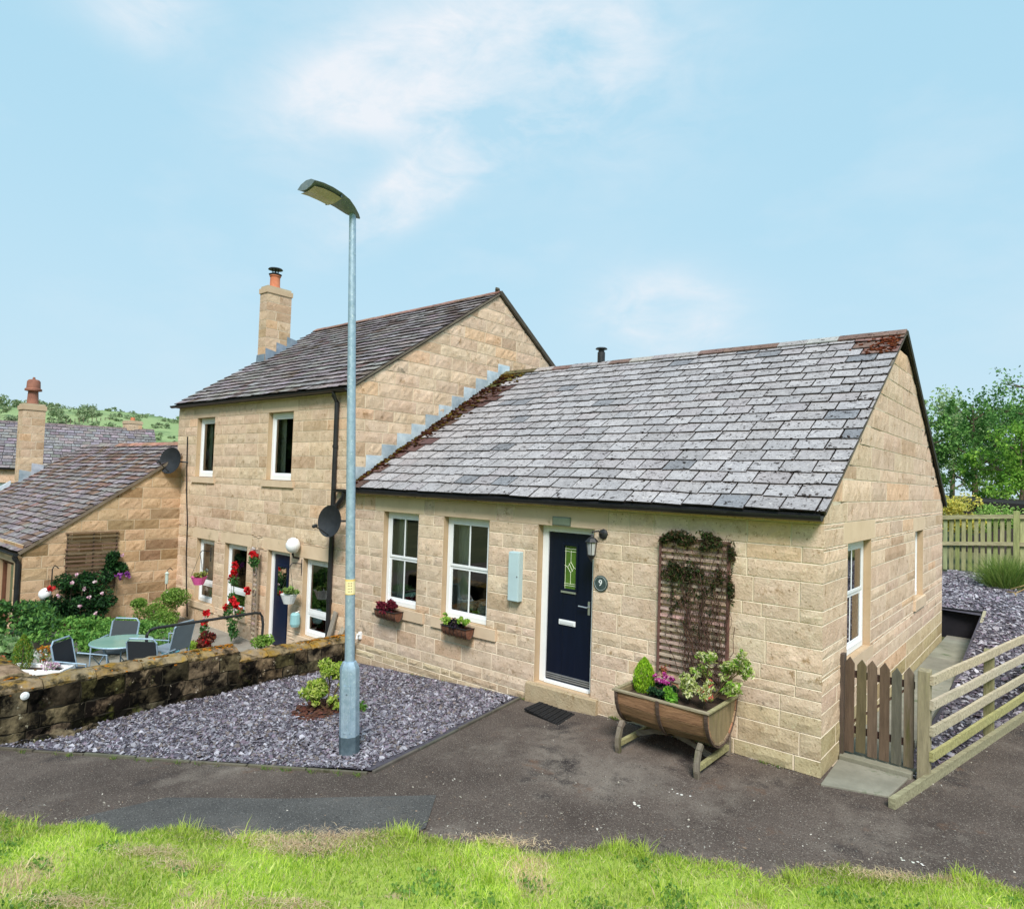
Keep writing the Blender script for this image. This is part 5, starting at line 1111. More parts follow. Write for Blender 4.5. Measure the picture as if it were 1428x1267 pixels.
# ================================================================ TRELLIS AND CLIMBER
tr = thing('trellis', 'dark wooden slatted trellis on the cottage wall above the barrel planter', 'trellis', (-1.34, -.05, .75))
mb = MB(); t0, t1, tz0, tz1 = -1.77, -.93, .70, 2.24; 
for x in (t0, t1 - .03): mb.box(x, x + .03, -.055, -.016, tz0, tz1, (.17, .085, .07))
mb.box(t0 + .03, t1 - .03, -.055, -.02, tz1 - .03, tz1, (.2, .12, .09)); tr_f = mb.build('frame', 'wood', tr, bevel=.003)
mb = MB(); z = tz0 + .03; 
while z < tz1 - .05:
    mb.box(t0 + .032, t1 - .032, -.050, -.034, z, z + .032, vary((.60, .43, .36), .22)); z += .0745
mb.build('slats', 'woodx', tr)
mb = MB()
for k in range(4): x = t0 + .15 + k * .18; mb.box(x, x + .018, -.033, -.021, tz0 + .02, tz1 - .03, (.12, .07, .055))
mb.build('battens', 'wood', tr)
cl = thing('climbing_plant', 'half-bare climber with dark green leaves on the trellis over the barrel', 'climber', (-1.2, -.08, .6))
mb = MB()
for k in range(64):
    x = random.uniform(-1.45, -.95); z = .66; pts = [(x, -.07, z)]; tx = random.uniform(-1.75, -.92)
    top_ = random.uniform(1.2, 2.28)
    while z < top_:
        z += random.uniform(.06, .14); x += (tx - x) * .12 + random.uniform(-.055, .055); pts.append((min(-.85, max(-1.82, x)), -.065 - random.uniform(0, .035), z))
    mb.tube(pts, random.uniform(.0018, .0045), 4, vary((.9, .75, .65), .35))
for k in range(300):
    x, z = random.uniform(-1.75, -.90), 2.25 - 1.3 * random.random() ** 1.4; a_ = random.uniform(0, 3.14); l = random.uniform(.05, .16); mb.tube([(x, -.075, z), (x + l * .5 * math.cos(a_), -.09, z + l * .5 * math.sin(a_)), (x + l * math.cos(a_), -.08, z + l * math.sin(a_) * .6)], .0018, 3, vary((.8, .7, .6), .4))
mb.build('stem', mat('dead_twig', (.06, .04, .035), (.13, .09, .075), 20, 1), cl)
lp = np.concatenate([clumpy(1000, (-1.55, -.085, 2.24), (.24, .06, .10), 14, .4), clumpy(800, (-1.18, -.085, 2.24), (.22, .06, .11), 12, .4), clumpy(900, (-1.42, -.08, 1.86), (.30, .045, .24), 16, .35), clumpy(260, (-1.12, -.08, 1.80), (.18, .04, .22), 8, .3), clumpy(420, (-.90, -.07, 1.92), (.07, .05, .34), 12, .3), clumpy(300, (-1.35, -.08, 1.45), (.38, .03, .40), 26, .12)])
leaves('foliage', lp, .042, [(.03, .05, .015), (.05, .09, .02), (.08, .07, .03), (.12, .075, .04), (.02, .035, .012)], parent=cl, aspect=.4)

# ================================================================ GATE, STEP, PATH, FENCE
mb = MB(); zs = .02; mb.hexa([(.05, -.16, -.1), (.60, .02, -.1), (.66, .60, -.1), (.02, .60, -.1), (.05, -.16, zs), (.60, .02, zs), (.66, .60, zs), (.02, .60, zs)], (1, 1, .95)); tag(mb.build('step_slab', 'flag', bevel=.008), kind='structure')
mb = MB(); mb.hexa([(.02, .61, -.1), (.68, .61, -.1), (.70, .80, -.1), (.02, .80, -.1), (.02, .61, zs + .04), (.68, .61, zs + .04), (.70, .80, zs + .04), (.02, .80, zs + .04)], (1, 1, .9)); tag(mb.build('threshold_slab', 'flag', bevel=.008), kind='structure')
mb = MB(); mb.box(-.6, .62, -.20, -.02, -.14, -.03); 
mb = MB(); yy = .82
while yy < 8.5:
    l = .92; mb.box(.015, .56, yy, min(yy + l - .012, 8.58), -.1, .05 + .002 * random.random(), vary((1, 1, .95), .07)); yy += l
tag(mb.build('side_path', 'flag', bevel=.006), kind='structure')
mb = MB()
for i in range(4): y = 5.2 + i * .86; mb.beam((.585, y, .05 + i * .02), (.585, y + .84, .07 + i * .02), .04, .30 + .03 * i, (0, 0, 1), vary((.62, .58, .45), .1))
tag(mb.build('path_edging_board', 'conc'), kind='structure')
gt_ = thing('garden_gate', 'brown picket gate with pointed boards and green algae at the cottage corner', 'gate', (.37, .72, .06))
px = np.linspace(.050, .598, 6); WC = [(.125, .086, .060), (.13, .108, .060), (.15, .108, .078), (.13, .090, .062), (.13, .125, .098), (.20, .155, .115)]
for i, x in enumerate(px):
    mb = MB(); w = .090; h = 1.07 + (.0, -.01, .0, .0, -.03, .0)[i]; y = .70; tilt = (.0, .006, -.006, .0, .0, .0)[i]; b0 = .085 + (0, .02, 0, 0, .0, .0)[i]
    pl = [(x, y, b0), (x + w, y, b0), (x + w + tilt, y, h - .055), (x + w / 2 + tilt, y, h + .01), (x + tilt, y, h - .055)]
    zc2 = .42; c = WC[i]
    mb.prism(pl, (0, .018, 0), c); p_ = mb.build('picket', 'woodv', gt_, bevel=.002)
    if i == 4: p_['label'] = 'grey weathered picket with green algae'
for z in (.90, .32): mb = MB(); mb.box(.05, .69, .719, .745, z - .035, z + .035, (.10, .055, .045)); mb.build('rail', 'woodx', gt_)
mb = MB(); mb.beam((.08, .732, .36), (.64, .732, .87), .02, .05, (0, 1, 0), (.12, .07, .05)); mb.build('brace', 'woodx', gt_)
mb = MB(); mb.box(.012, .05, .66, .76, .05, 1.10, (.10, .075, .06)); tag(mb.build('wall_batten', 'woodv'), 'dark upright timber batten fixed to the gable where the gate hangs', 'batten')
rfn = thing('rail_fence', 'pale lichen-covered four-rail timber fence beside the lane right of the gate', 'fence', (1.1, 2.7, 0))
fx = lambda y: .775 + (y - .65) * .186
for i, (y, h) in enumerate(((.68, 1.08), (2.66, 1.0), (4.64, 1.06), (6.62, 1.1), (8.6, 1.15))):
    mb = MB(); x = fx(y); w = .052 if i else .055; mb.hexa([(x - w, y - w, -.2), (x + w, y - w, -.2), (x + w, y + w, -.2), (x - w, y + w, -.2), (x - w * .95, y - w, h), (x + w, y - w, h), (x + w, y + w, h + .012), (x - w, y + w, h + .012)], vary((.32, .28, .18) if not i else (.22, .21, .11), .08)); mb.build('post', 'woodv', rfn, bevel=.006)
for k, (h, c) in enumerate(((1.0, (.56, .48, .34)), (.76, (.55, .49, .37)), (.505, (.52, .46, .33)), (.265, (.41, .39, .17)))):
    for i, (ya, yb) in enumerate(((.62, 4.64), (4.66, 8.65))):
        mb = MB(); n = 10
        pr = [(fx(ya + (yb - ya) * j / n) - .075 * 0 + .078, ya + (yb - ya) * j / n, h + .02 * (ya + (yb - ya) * j / n) / 4 * (.6 if i == 0 else .8) + .0025 * math.sin(j * 1.3 + k)) for j in range(n + 1)]
        for j in range(n): mb.beam(pr[j], pr[j + 1], .034, .088 + .002 * math.sin(j * 2 + k), (0, 0, 1), vary(c, .03))
        for yn in ((.68, 2.66, 4.60) if i == 0 else (4.70, 6.62, 8.6)):
            for dz in (-.022, .022): mb.lathe((fx(yn) + .094, yn + dz * .4, h + .02 * yn / 4 * (.6 if i == 0 else .8) + dz), [(.006, 0), (.006, .004)], 6, (.10, .07, .05), 0, (1, 0, 0))
        mb.build('rail', 'woodx', rfn)
mb = MB(); mb.beam((.66, -.20, .04), (fx(4.4) + .10, 4.4, .04), .055, .10, (0, 0, 1), (.34, .32, .20), jit=.004); mb.beam((fx(4.4) + .10, 4.42, .04), (fx(8.6) + .10, 8.6, .04), .055, .10, (0, 0, 1), (.30, .29, .18)); mb.build('gravel_board', 'woodx', rfn)
# gravel beyond the fence and behind the cottage
def g2z(x, y): return min(.55, max(0, y - 4) * .12) + max(0, min(y, 22) - 8.6) * .075 + .012
def gk(x, y): return (x > .60 and x < .42 + y * .186 + 6 * (y > 4.6) and y < 8.6) or (y >= 8.6)
V = []; F = []; gys = [float(v) for v in np.arange(.82, 13.2, .4)]
for y in gys:
    xa, xb = (.575, fx(y) + .03) if y < 4.62 else ((.575, 5.0) if y < 8.5 else (-2.0, 5.0))
    for k in range(9): x = xa + (xb - xa) * k / 8; V.append((x, y, g2z(x, y)))
for j in range(len(gys) - 1):
    for i in range(8): F.append((j * 9 + i, j * 9 + i + 1, (j + 1) * 9 + i + 1, (j + 1) * 9 + i))
gv = meshobj('gravel_garden', np.array(V), F, np.ones((len(F), 3)), 'slatebed', smooth=True); gv['kind'] = 'structure'
pts = []
while len(pts) < 21000:
    y = .5 + 12.5 * random.random() ** .8; x = random.uniform(-.5, 3.2)
    if y < 8.62 and x < .62: continue
    if x > fx(y) + .02 and y < 4.6: continue
    if y < 4.6 and x > fx(y) - .01 and random.random() < .5: continue
    if y < .72 and x < .7: continue
    pts.append((x, y, g2z(x, y) + random.uniform(0, .018)))
chips('gravel_chippings', pts, .027, [(.28, .26, .30), (.16, .145, .18), (.38, .36, .40), (.09, .08, .10), (.46, .44, .48), (.22, .17, .22)])
mb = MB(); mb.box(-.5, .62, 8.60, 8.68, 0, .56, (1, 1, 1)); mb.box(-.5, .64, 8.59, 8.70, .56, .585, (.5, .5, .5)); tag(mb.build('retaining_board', mat('black_board', (.010, .010, .014), (.02, .018, .024), 4, .8, .2, 20)), 'black retaining board across the far end of the side path', 'retaining board')
mb = MB(); mb.prism([(.60, 7.55, .03), (.60, 8.58, .03), (.60, 8.58, .62), (.60, 7.62, .42), (.60, 7.55, .36)], (.05, 0, 0), (.42, .38, .26)); tag(mb.build('sloping_edge_board', 'woodx', bevel=.005), 'weathered board with a sloping top edging the side path beside the gravel', 'board')

# back fence
bf = thing('picket_fence', 'greenish vertical slatted fence with two rails behind the gravel garden', 'fence', (0, 13, .85))
fy = 13.05
def bzf(x): return .87 + (x + .6) * .03
for x in (-2.9, -.95, .88, 2.8, 4.8):
    mb = MB(); mb.box(x - .06, x + .06, fy - .06, fy + .06, .5, bzf(x) + 1.50 + .05 * x, (.34, .36, .15)); mb.build('post', 'woodv', bf, bevel=.008)
for z_, hh in ((1.38, .10), (.72, .09)):
    mb = MB()
    for (a_, b_) in ((-2.9, -.95), (-.95, .88), (.88, 2.8), (2.8, 4.8)): mb.beam((a_ + .06, fy - .03, bzf(a_) + z_ + .04 * a_), (b_ - .06, fy - .03, bzf(b_) + z_ + .04 * b_), .05, hh, (0, 0, 1), vary((.42, .38, .23), .1))
    mb.build('rail', 'woodx', bf)
x = -2.82; k = 0
while x < 4.7:
    mb = MB(); c = vary(random.choice([(.34, .36, .16), (.40, .38, .20), (.28, .31, .12), (.40, .42, .22)]), .12)
    zb = bzf(x); mb.box(x, x + .085, fy + .0, fy + .02, zb + .04, zb + 1.36 + .04 * x, c); 
    if min(abs(x + .04 - q) for q in (-2.9, -.95, .88, 2.8, 4.8)) > .1: mb.build('slat', 'woodv', bf)
    x += .13
# shrubs by the fence
r0 = thing('wispy_bush', 'low wispy green bush growing through the gravel in front of the slatted fence', 'bush', (.78, 11.6, g2z(.8, 11.6)))
P = np.column_stack([rng.normal(.78, .16, 1700), rng.normal(11.6, .2, 1700), np.full(1700, g2z(.8, 11.6))]); dirv = np.column_stack([(P[:, 0] - .78) * 3.0, (P[:, 1] - 11.6) * 2.0, np.zeros(1700)])
blades('foliage', P, .72, .012, .22, [(.17, .27, .05), (.24, .34, .07), (.11, .19, .04), (.30, .36, .10)], 'leaf', r0, .4, dirv)
mb = MB()
for q in ([(.90, 10.9, .82), (1.05, 10.8, .90), (1.25, 10.8, 1.0)], [(.85, 10.5, .80), (.98, 10.35, .82), (1.02, 10.2, .78)], [(1.0, 10.4, .80), (1.15, 10.5, .9)]): mb.tube(q, .012, 5, (2.6, 2.3, 1.5))
mb.build('fallen_twig', 'bark', r0)
def bush(name, label, cat, c, r, n, size, cols, k=16):
    r0 = thing(name, label, cat, (c[0], c[1], c[2] - r[2])); leaves('foliage', clumpy(n, c, r, k, .36), size, cols, parent=r0); mb = MB(); mb.tube([(c[0], c[1], c[2] - r[2]), c], [.03, .01], 6); mb.build('stem', 'bark', r0); return r0
bush('golden_shrub', 'golden yellow leafy shrub rising above the back fence nearest the gable', 'shrub', (-.50, 14.0, 2.32), (.85, .5, .55), 4200, .075, [(.72, .62, .12), (.80, .70, .2), (.58, .52, .1), (.46, .50, .12)], 30)
bush('green_shrub', 'bright green low shrub above the back fence right of the golden one', 'shrub', (.35, 14.3, 2.2), (.75, .45, .48), 3200, .065, [(.24, .44, .08), (.34, .54, .12), (.42, .54, .2)], 28)
bush('ivy_bush', 'dark green small bush tucked behind the gable edge above the golden shrub', 'bush', (-1.75, 16.6, 2.6), (.8, .5, .8), 1800, .09, [(.07, .2, .04), (.12, .3, .05), (.22, .42, .08)])
# low black shed roof beyond the fence
sh = thing('garden_shed', 'low shed with a flat black roof beyond the back fence', 'shed', (.9, 18, 1.3)); mb = MB()
mb.hexa([(-.75, 16.8, 2.52), (3.6, 16.8, 2.40), (3.6, 19.2, 2.50), (-.75, 19.2, 2.62), (-.75, 16.8, 2.64), (3.6, 16.8, 2.52), (3.6, 19.2, 2.62), (-.75, 19.2, 2.74)]); mb.build('roof', 'deck', sh)
mb = MB()
for i in range(28): mb.box(-.65 + i * .15, -.65 + i * .15 + .14, 16.95, 16.98, 1.1, 2.53, vary((.06, .05, .045), .2))
mb.build('wall', 'woodv', sh)

# ================================================================ TREES
LG = [(.09, .22, .05), (.14, .31, .07), (.20, .39, .09), (.30, .50, .14), (.07, .16, .05)]
def tree(label, base, h, crown, n, size, cols, sparse=1.0, group='trees beyond the shed', nlimb=9, cr=.30, trunk_r=.13):
    r0 = thing('broadleaf_tree', label, 'tree', base, group); b = Vector(base); mb = MB(); top = b + Vector((random.uniform(-.2, .2), random.uniform(-.2, .2), h * .86))
    pts = [b + (top - b) * t + Vector((random.uniform(-.06, .06), random.uniform(-.06, .06), 0)) * (t > 0) for t in (0, .25, .5, .75, 1)]
    mb.tube(pts, [trunk_r, trunk_r * .8, trunk_r * .6, trunk_r * .35, .02], 8)
    cc = Vector(crown[0]) + b; P = []; cen = []
    for i in range(nlimb):
        t = .3 + .65 * i / nlimb; s = pts[0].lerp(pts[-1], t); a_ = i * 2.4 + random.uniform(-.4, .4); l = crown[1][0] * random.uniform(.55, 1.0) * (1 - .45 * max(0, t - .55) / .45)
        e = s + Vector((math.cos(a_) * l, math.sin(a_) * l, l * random.uniform(.25, .7))); m_ = s.lerp(e, .5) + Vector((0, 0, .1)); mb.tube([s, m_, e], [trunk_r * .38 * (1 - t * .5), trunk_r * .22, .01], 6)
        cen += [e, m_, s.lerp(e, .8) + Vector([random.uniform(-.3, .3) for _ in range(3)])]
        for q in range(3): f = e + Vector([random.uniform(-.5, .5), random.uniform(-.5, .5), random.uniform(-.2, .5)]); mb.tube([m_, f], [.02, .005], 4); cen.append(f)
    cen.append(top)
    k = len(cen)
    for c in cen: P.append(clumpy(max(10, int(n / k)), c, np.array(crown[1]) * cr * random.uniform(.7, 1.2), 6, .45))
    mb.build('trunk', 'bark', r0); leaves('crown', np.concatenate(P), size, cols, parent=r0); return r0
tree('dense mid-green tree immediately right of the gable edge', (-2.6, 20.5, 1.3), 4.9, ((0, 0, 3.1), (1.6, 1.4, 2)), 5600, .12, LG)
tree('pointed dark green tree in the middle of the trees beyond the back fence', (-.75, 21.5, 1.3), 5.5, ((0, 0, 3.2), (1.25, 1.2, 2.2)), 5600, .12, [(.08, .20, .05), (.11, .26, .06), (.16, .33, .08)])
tree('bushy yellow-green tree at the right edge low above the shed', (.55, 20.0, 1.3), 3.9, ((0, 0, 2.4), (1.5, 1.3, 1.5)), 5600, .12, [(.20, .40, .05), (.30, .50, .08), (.14, .32, .04)], trunk_r=.09)
tree('tall sparse airy tree standing highest at the right edge', (.95, 22.5, 1.3), 6.9, ((0, 0, 4.2), (1.9, 1.6, 2.4)), 2700, .12, LG, nlimb=14, cr=.26)
tree('pale green tree farther back between the pointed tree and the gable', (-2.2, 27.5, 1.5), 5.6, ((0, 0, 3.2), (2.2, 1.8, 2.2)), 7000, .15, [(.32, .46, .20), (.40, .52, .26), (.26, .40, .15)])
tree('mid-green tree farther back behind the pointed tree', (.4, 28.5, 1.5), 5.9, ((0, 0, 3.2), (2.3, 1.8, 2.2)), 8000, .15, LG)
tree('dark tree beyond the frame edge at the right of the shed', (3.4, 22, 1.3), 5.6, ((0, 0, 3.2), (2.0, 1.6, 2.2)), 6000, .13, LG)
V = []; F = []; ds = [50, 58, 66, 74, 84, 94, 104, 112, 120, 135, 160, 200]; na = 30
for d0 in ds:
    for i in range(na + 1):
        az = R(-110 + 72 * i / na); x, y = 1.9 + math.sin(az) * d0, -7.1 + math.cos(az) * d0; V.append((x, y, tz(x, y) + .06 + .5 * math.sin(i * .9 + d0 * .05)))
for j in range(len(ds) - 1):
    for i in range(na): F.append((j * (na + 1) + i, j * (na + 1) + i + 1, (j + 1) * (na + 1) + i + 1, (j + 1) * (na + 1) + i))
hl = meshobj('hill', np.array(V), F, np.ones((len(F), 3)), 'field', smooth=True); hl['kind'] = 'structure'
# scrub and hedges on the hill at left
pts = []; 
def hillpt(px, dist, ):
    az = math.radians(-40.07) + math.atan((px - 714) / 928.9); return 1.9 + math.sin(az) * dist, -7.1 + math.cos(az) * dist
P = []; Cc = []
for i in range(420):
    px = random.uniform(-60, 300); dist = random.uniform(58, 130) if i % 3 else random.uniform(118, 140); x, y = hillpt(px, dist); z = tz(x, y); r_ = random.uniform(.5, 1.15) * (.6 if dist < 90 else 1)
    q = clumpy(130, (x, y, z + r_ * .45), (r_ * 1.3, r_ * 1.3, r_ * .8), 6, .45); P.append(q)
o = leaves('hillside_scrub', np.concatenate(P), .36, [(.18, .26, .12), (.23, .31, .15), (.27, .34, .18), (.31, .36, .21)]); o['kind'] = 'stuff'  # leaf colours lightened to stand in for distance haze
mb = MB()
for i in range(16):
    px = 60 + i * 6; x, y = hillpt(px, 96 + i * .4); mb.tube([(x, y, tz(x, y) - .2), (x, y, tz(x, y) + .7)], .045, 5)
o = mb.build('field_posts', 'bark'); tag(o, kind='stuff')

# ================================================================ PATIO GARDEN
PZ = -.555
tb = thing('patio_table', 'round green glass patio table behind the garden wall', 'table', (-9.28, -3.0, PZ)); tc0 = Vector((-9.28, -3.0, PZ)); TT = .72
mb = MB(); mb.lathe(tc0 + Vector((0, 0, TT)), [(.42, 0), (.43, .008), (.42, .016)], 40); mb.build('tabletop', mat('green_glass', (.16, .34, .29), (.24, .42, .36), 2, .12, 0, spec=.6, attr=False), tb)
mb = MB(); mb.tube([tc0 + Vector((.425 * math.cos(i * math.pi / 20), .425 * math.sin(i * math.pi / 20), TT)) for i in range(41)], .012, 6); mb.build('rim', 'galv', tb)
for k in range(4):
    a_ = k * 1.57 + .5; mb = MB(); mb.tube([tc0 + Vector((.36 * math.cos(a_), .36 * math.sin(a_), TT - .02)), tc0 + Vector((.20 * math.cos(a_), .20 * math.sin(a_), .35)), tc0 + Vector((.38 * math.cos(a_), .38 * math.sin(a_), 0))], .012, 6); mb.build('leg', 'galv', tb)
def chair(label, x, y, rot, fab=(.05, .06, .065), tilt=0):
    r0 = thing('patio_chair', label, 'chair', (x, y, PZ), 'metal chairs round the patio table'); c, s = math.cos(rot), math.sin(rot)
    T = lambda a_, b_, z: (x + a_ * c - b_ * s, y + a_ * s + b_ * c, PZ + z)
    mb = MB()
    for sx in (-.24, .24): mb.tube([T(sx, .20, 0), T(sx, -.02, .42), T(sx, -.20, .62), T(sx, -.26, .88)] if 0 else [T(sx, .24, 0), T(sx, .22, .62), T(sx, -.22, .64)], .012, 6)
    mb.build('arm_frame', 'galv', r0)
    mb = MB(); mb.tube([T(-.24, -.24, 0), T(-.22, -.20, .42), T(-.22, -.30, .84), T(-.17, -.31, .90), T(.17, -.31, .90), T(.22, -.30, .84), T(.22, -.20, .42), T(.24, -.24, 0)], .013, 6); mb.build('back_frame', 'galv', r0)
    mb = MB(); mb.add([T(-.21, -.205, .45), T(.21, -.205, .45), T(.205, -.30, .85), T(-.205, -.30, .85)], [(0, 1, 2, 3)], fab); mb.prism([T(-.21, -.21, .45), T(.21, -.21, .45), T(.20, -.305, .86), T(-.20, -.305, .86)], Vector(T(0, -.012, 0)) - Vector(T(0, 0, 0)), fab); mb.build('backrest', 'paint', r0)
    mb = MB(); mb.prism([T(-.22, -.20, .43), T(.22, -.20, .43), T(.22, .22, .44), T(-.22, .22, .44)], (0, 0, .02), fab); mb.build('seat', 'paint', r0)
    mb = MB(); 
    for sx in (-.23, .23): mb.tube([T(sx, -.2, .05), T(sx, .2, .40)], .009, 5); mb.tube([T(sx, .2, .05), T(sx, -.2, .40)], .009, 5)
    mb.build('cross_brace', 'galv', r0); return r0
chair('dark grey mesh chair on the far side of the round table, facing the lane', -9.90, -2.88, -2.44)
chair('chair right of the round table with blue-grey backrest behind the handrail', -9.50, -2.2, 2.0, (.20, .26, .32))
chair('dark backed chair between the round table and the mossy wall', -8.72, -2.78, .70, (.03, .035, .04))
chair('folding chair left of the round table seen side on', -9.02, -3.62, -.88, (.02, .025, .035))
# white trough with conifer and small flowers
wt = thing('white_planter', 'white stone trough by the garden wall near its left corner', 'planter', (-9.05, -4.15, PZ)); A_ = Vector((-9.38, -4.40, 0)); B_ = Vector((-8.76, -3.86, 0)); d_ = (B_ - A_).normalized(); n_ = Vector((-d_.y, d_.x, 0)); zt_, zb_ = PZ + .60, PZ
mb = MB(); w = .17
for (a0, a1, o0, o1) in ((A_, B_, -w, -w + .035), (A_, B_, w - .035, w)): mb.hexa([a0 + n_ * o0 + Vector((0, 0, zb_)), a1 + n_ * o0 + Vector((0, 0, zb_)), a1 + n_ * o1 + Vector((0, 0, zb_)), a0 + n_ * o1 + Vector((0, 0, zb_)), a0 + n_ * o0 + Vector((0, 0, zt_)), a1 + n_ * o0 + Vector((0, 0, zt_)), a1 + n_ * o1 + Vector((0, 0, zt_)), a0 + n_ * o1 + Vector((0, 0, zt_))])
for a0 in (A_, B_ - d_ * .035): mb.hexa([q + Vector((0, 0, z)) for z in (zb_, zt_ - .001) for q in (a0 - n_ * (w - .04), a0 + d_ * .035 - n_ * (w - .04), a0 + d_ * .035 + n_ * (w - .04), a0 + n_ * (w - .04))])
mb.build('trough', 'paint', wt, bevel=.01)
mb = MB(); mb.hexa([q + Vector((0, 0, z)) for z in (zb_ + .02, zt_ - .05) for q in (A_ - n_ * (w - .04) + d_ * .04, B_ - n_ * (w - .04) - d_ * .04, B_ + n_ * (w - .04) - d_ * .04, A_ + n_ * (w - .04) + d_ * .04)]); mb.build('soil', 'soil', wt)
conifer('small_conifer', 'small green and bronze conifer standing in the white trough by the garden wall', (-9.26, -4.27, zt_ - .05), .48, .13, [(.10, .24, .03), (.18, .34, .04), (.36, .34, .05), (.14, .26, .03)], 1500)
o = leaves('alpine_flowers', clumpy(420, (-8.95, -4.02, zt_ + .02), (.22, .14, .05), 10, .4), .035, [(.62, .50, .58), (.55, .30, .45), (.3, .38, .2), (.75, .7, .68)], 'petal'); tag(o, 'pale pink and white low flowers in the right half of the white trough', 'flowers')
mb = MB(); mb.lathe((-10.0, -4.40, PZ + .2), [(.07, 0), (.10, .36), (.11, .38), (.10, .40)], 16, (1, .5, .4)); tag(mb.build('plant_pot', 'terra'), 'dark red plant pot left of the white trough', 'pot')
mb = MB(); mb.box(-11.4, -8.2, -4.56, -4.3, PZ, PZ + .2)
HG = [(.06, .16, .04), (.10, .24, .05), (.03, .09, .03), (.16, .32, .08)]
bush('hosta_clump', 'pale broad-leaved hosta clump by the left corner of the garden wall', 'plant', (-11.4, -4.05, -.20), (.8, .45, .30), 1300, .14, [(.24, .38, .16), (.34, .48, .24), (.16, .30, .10)], 14)
bush('leafy_bush', 'dark leafy bush under the gutter corner of the low house', 'bush', (-13.1, -3.45, -.10), (1.0, .6, .46), 4200, .10, HG, 18)
bush('orange_flowering_plant', 'small orange flowered plant behind the small conifer', 'plant', (-10.4, -3.7, -.10), (.18, .15, .14), 260, .05, [(.75, .25, .03), (.8, .35, .05), (.2, .3, .05)], 6)
bush('low_green_planting', 'mid-green low planting along the foot of the low house behind the table', 'plant', (-12.0, -2.45, -.28), (1.1, 1.15, .34), 6500, .08, [(.08, .22, .04), (.14, .32, .06), (.20, .38, .08)], 18)
bush('white_flowering_plant', 'low grey-green plant with small white flowers left of the folding chair', 'plant', (-10.4, -3.55, -.15), (.40, .35, .28), 760, .05, [(.5, .55, .5), (.2, .34, .16), (.7, .7, .68)], 9)
r0 = thing('rose_bush', 'big dark climbing rose with pale pink blooms against the low house gable', 'rose bush', (-14.0, -2.1, PZ))
leaves('foliage', np.concatenate([clumpy(5200, (-13.92, -2.12, .05), (.30, .85, .62), 30, .3), clumpy(1500, (-14.05, -1.50, .70), (.16, .36, .34), 14, .35)]), .075, [(.02, .07, .025), (.035, .11, .03), (.05, .15, .04), (.015, .045, .02)], parent=r0)
for q in [(-2.85, .30), (-2.62, .52), (-2.40, .38), (-2.20, .50), (-2.05, .25), (-2.45, .02), (-2.15, -.15), (-1.7, 1.02), (-2.55, .68), (-2.3, .20)]:
    leaves('bloom', ball(9, (-13.66, q[0] + .24, q[1] - .06), (.03, .03, .03), .1), .055, [(.80, .58, .66), (.85, .70, .74), (.7, .42, .55)], 'petal', r0, aspect=.95)
leaves('purple_flower', clumpy(60, (-13.85, -1.38, .50), (.06, .14, .12), 5), .07, [(.28, .06, .35), (.36, .10, .42)], 'petal', r0, aspect=.9)
leaves('red_flower', ball(22, (-13.7, -2.75, .38), (.04, .09, .06), .1), .07, [(.6, .03, .03)], 'petal', r0, aspect=.9)
mb = MB()
for k in range(7): mb.tube([(-14.05, -2.1 + k * .03, PZ), (-14.0, -2.7 + k * .2, 0), (-14.0, -2.7 + k * .22, .6)], [.015, .01, .004], 5)
mb.build('stem', 'bark', r0)
bush('feathery_green_shrub', 'feathery light green shrub against the low house gable right of the roses', 'shrub', (-13.2, -.95, -.20), (.55, .75, .50), 7500, .045, [(.12, .26, .04), (.20, .36, .06), (.28, .42, .10)], 16)
bush('patio_foliage', 'mid-green leafy clump on the patio between the far chair and the feathery shrub', 'plant', (-11.4, -1.9, -.30), (.75, .75, .28), 3000, .07, [(.09, .22, .05), (.15, .32, .07), (.22, .40, .10)], 18)
# old trellis on the low gable
ot = thing('old_trellis', 'old horizontal slatted trellis on the low house gable above the roses', 'trellis', (-14.15, -1.9, .3))
mb = MB()
for k in range(15): z = .22 + k * .085; mb.box(LX1 + .035, LX1 + .055, -2.38 + random.uniform(-.02, .02), -1.38, z, z + .03, vary((.20, .13, .09), .3))
mb.build('slats', 'woodx', ot); mb = MB()
for y in (-2.36, -1.87, -1.42): mb.box(LX1 + .015, LX1 + .034, y, y + .025, .18, 1.43, (.13, .09, .065))
mb.build('frame', 'wood', ot)
# globe on a bracket near the low house corner
gl = thing('white_globe_ornament', 'white ball hanging from a hooked rod at the near corner of the low house', 'ornament', (-14.0, -2.75, .2)); mb = MB(); mb.tube([(-14.0, -2.64, -.5), (-14.0, -2.64, .72), (-14.0, -2.60, .80), (-14.0, -2.53, .73)], .012, 6); mb.build('rod', 'iron', gl)
mb = MB(); mb.lathe((-13.95, -2.76, .12), [(.03, 0), (.08, .03), (.115, .10), (.105, .17), (.06, .22), (.02, .24)], 16); mb.build('globe', 'white', gl, smooth=True)
# bird feeder on the gable at right
bfd = thing('bird_feeder', 'small hanging bird feeder on a pole by the low house gable near the house corner', 'bird feeder', (-13.9, -.42, PZ)); mb = MB(); mb.tube([(-13.9, -.42, PZ), (-13.9, -.42, .52), (-13.9, -.36, .58), (-13.9, -.30, .52)], .009, 6); mb.build('pole', 'iron', bfd)
mb = MB(); mb.lathe((-13.9, -.42, .22), [(.03, 0), (.035, .02), (.035, .22), (.05, .23), (.01, .28)], 10, (.5, .6, .55)); mb.build('feeder', 'paint', bfd); mb = MB(); mb.lathe((-13.88, -.40, -.06), [(.05, 0), (.07, .05), (.03, .12)], 10, (.7, .6, .5)); mb.build('hanging_nut_ball', 'paint', bfd)
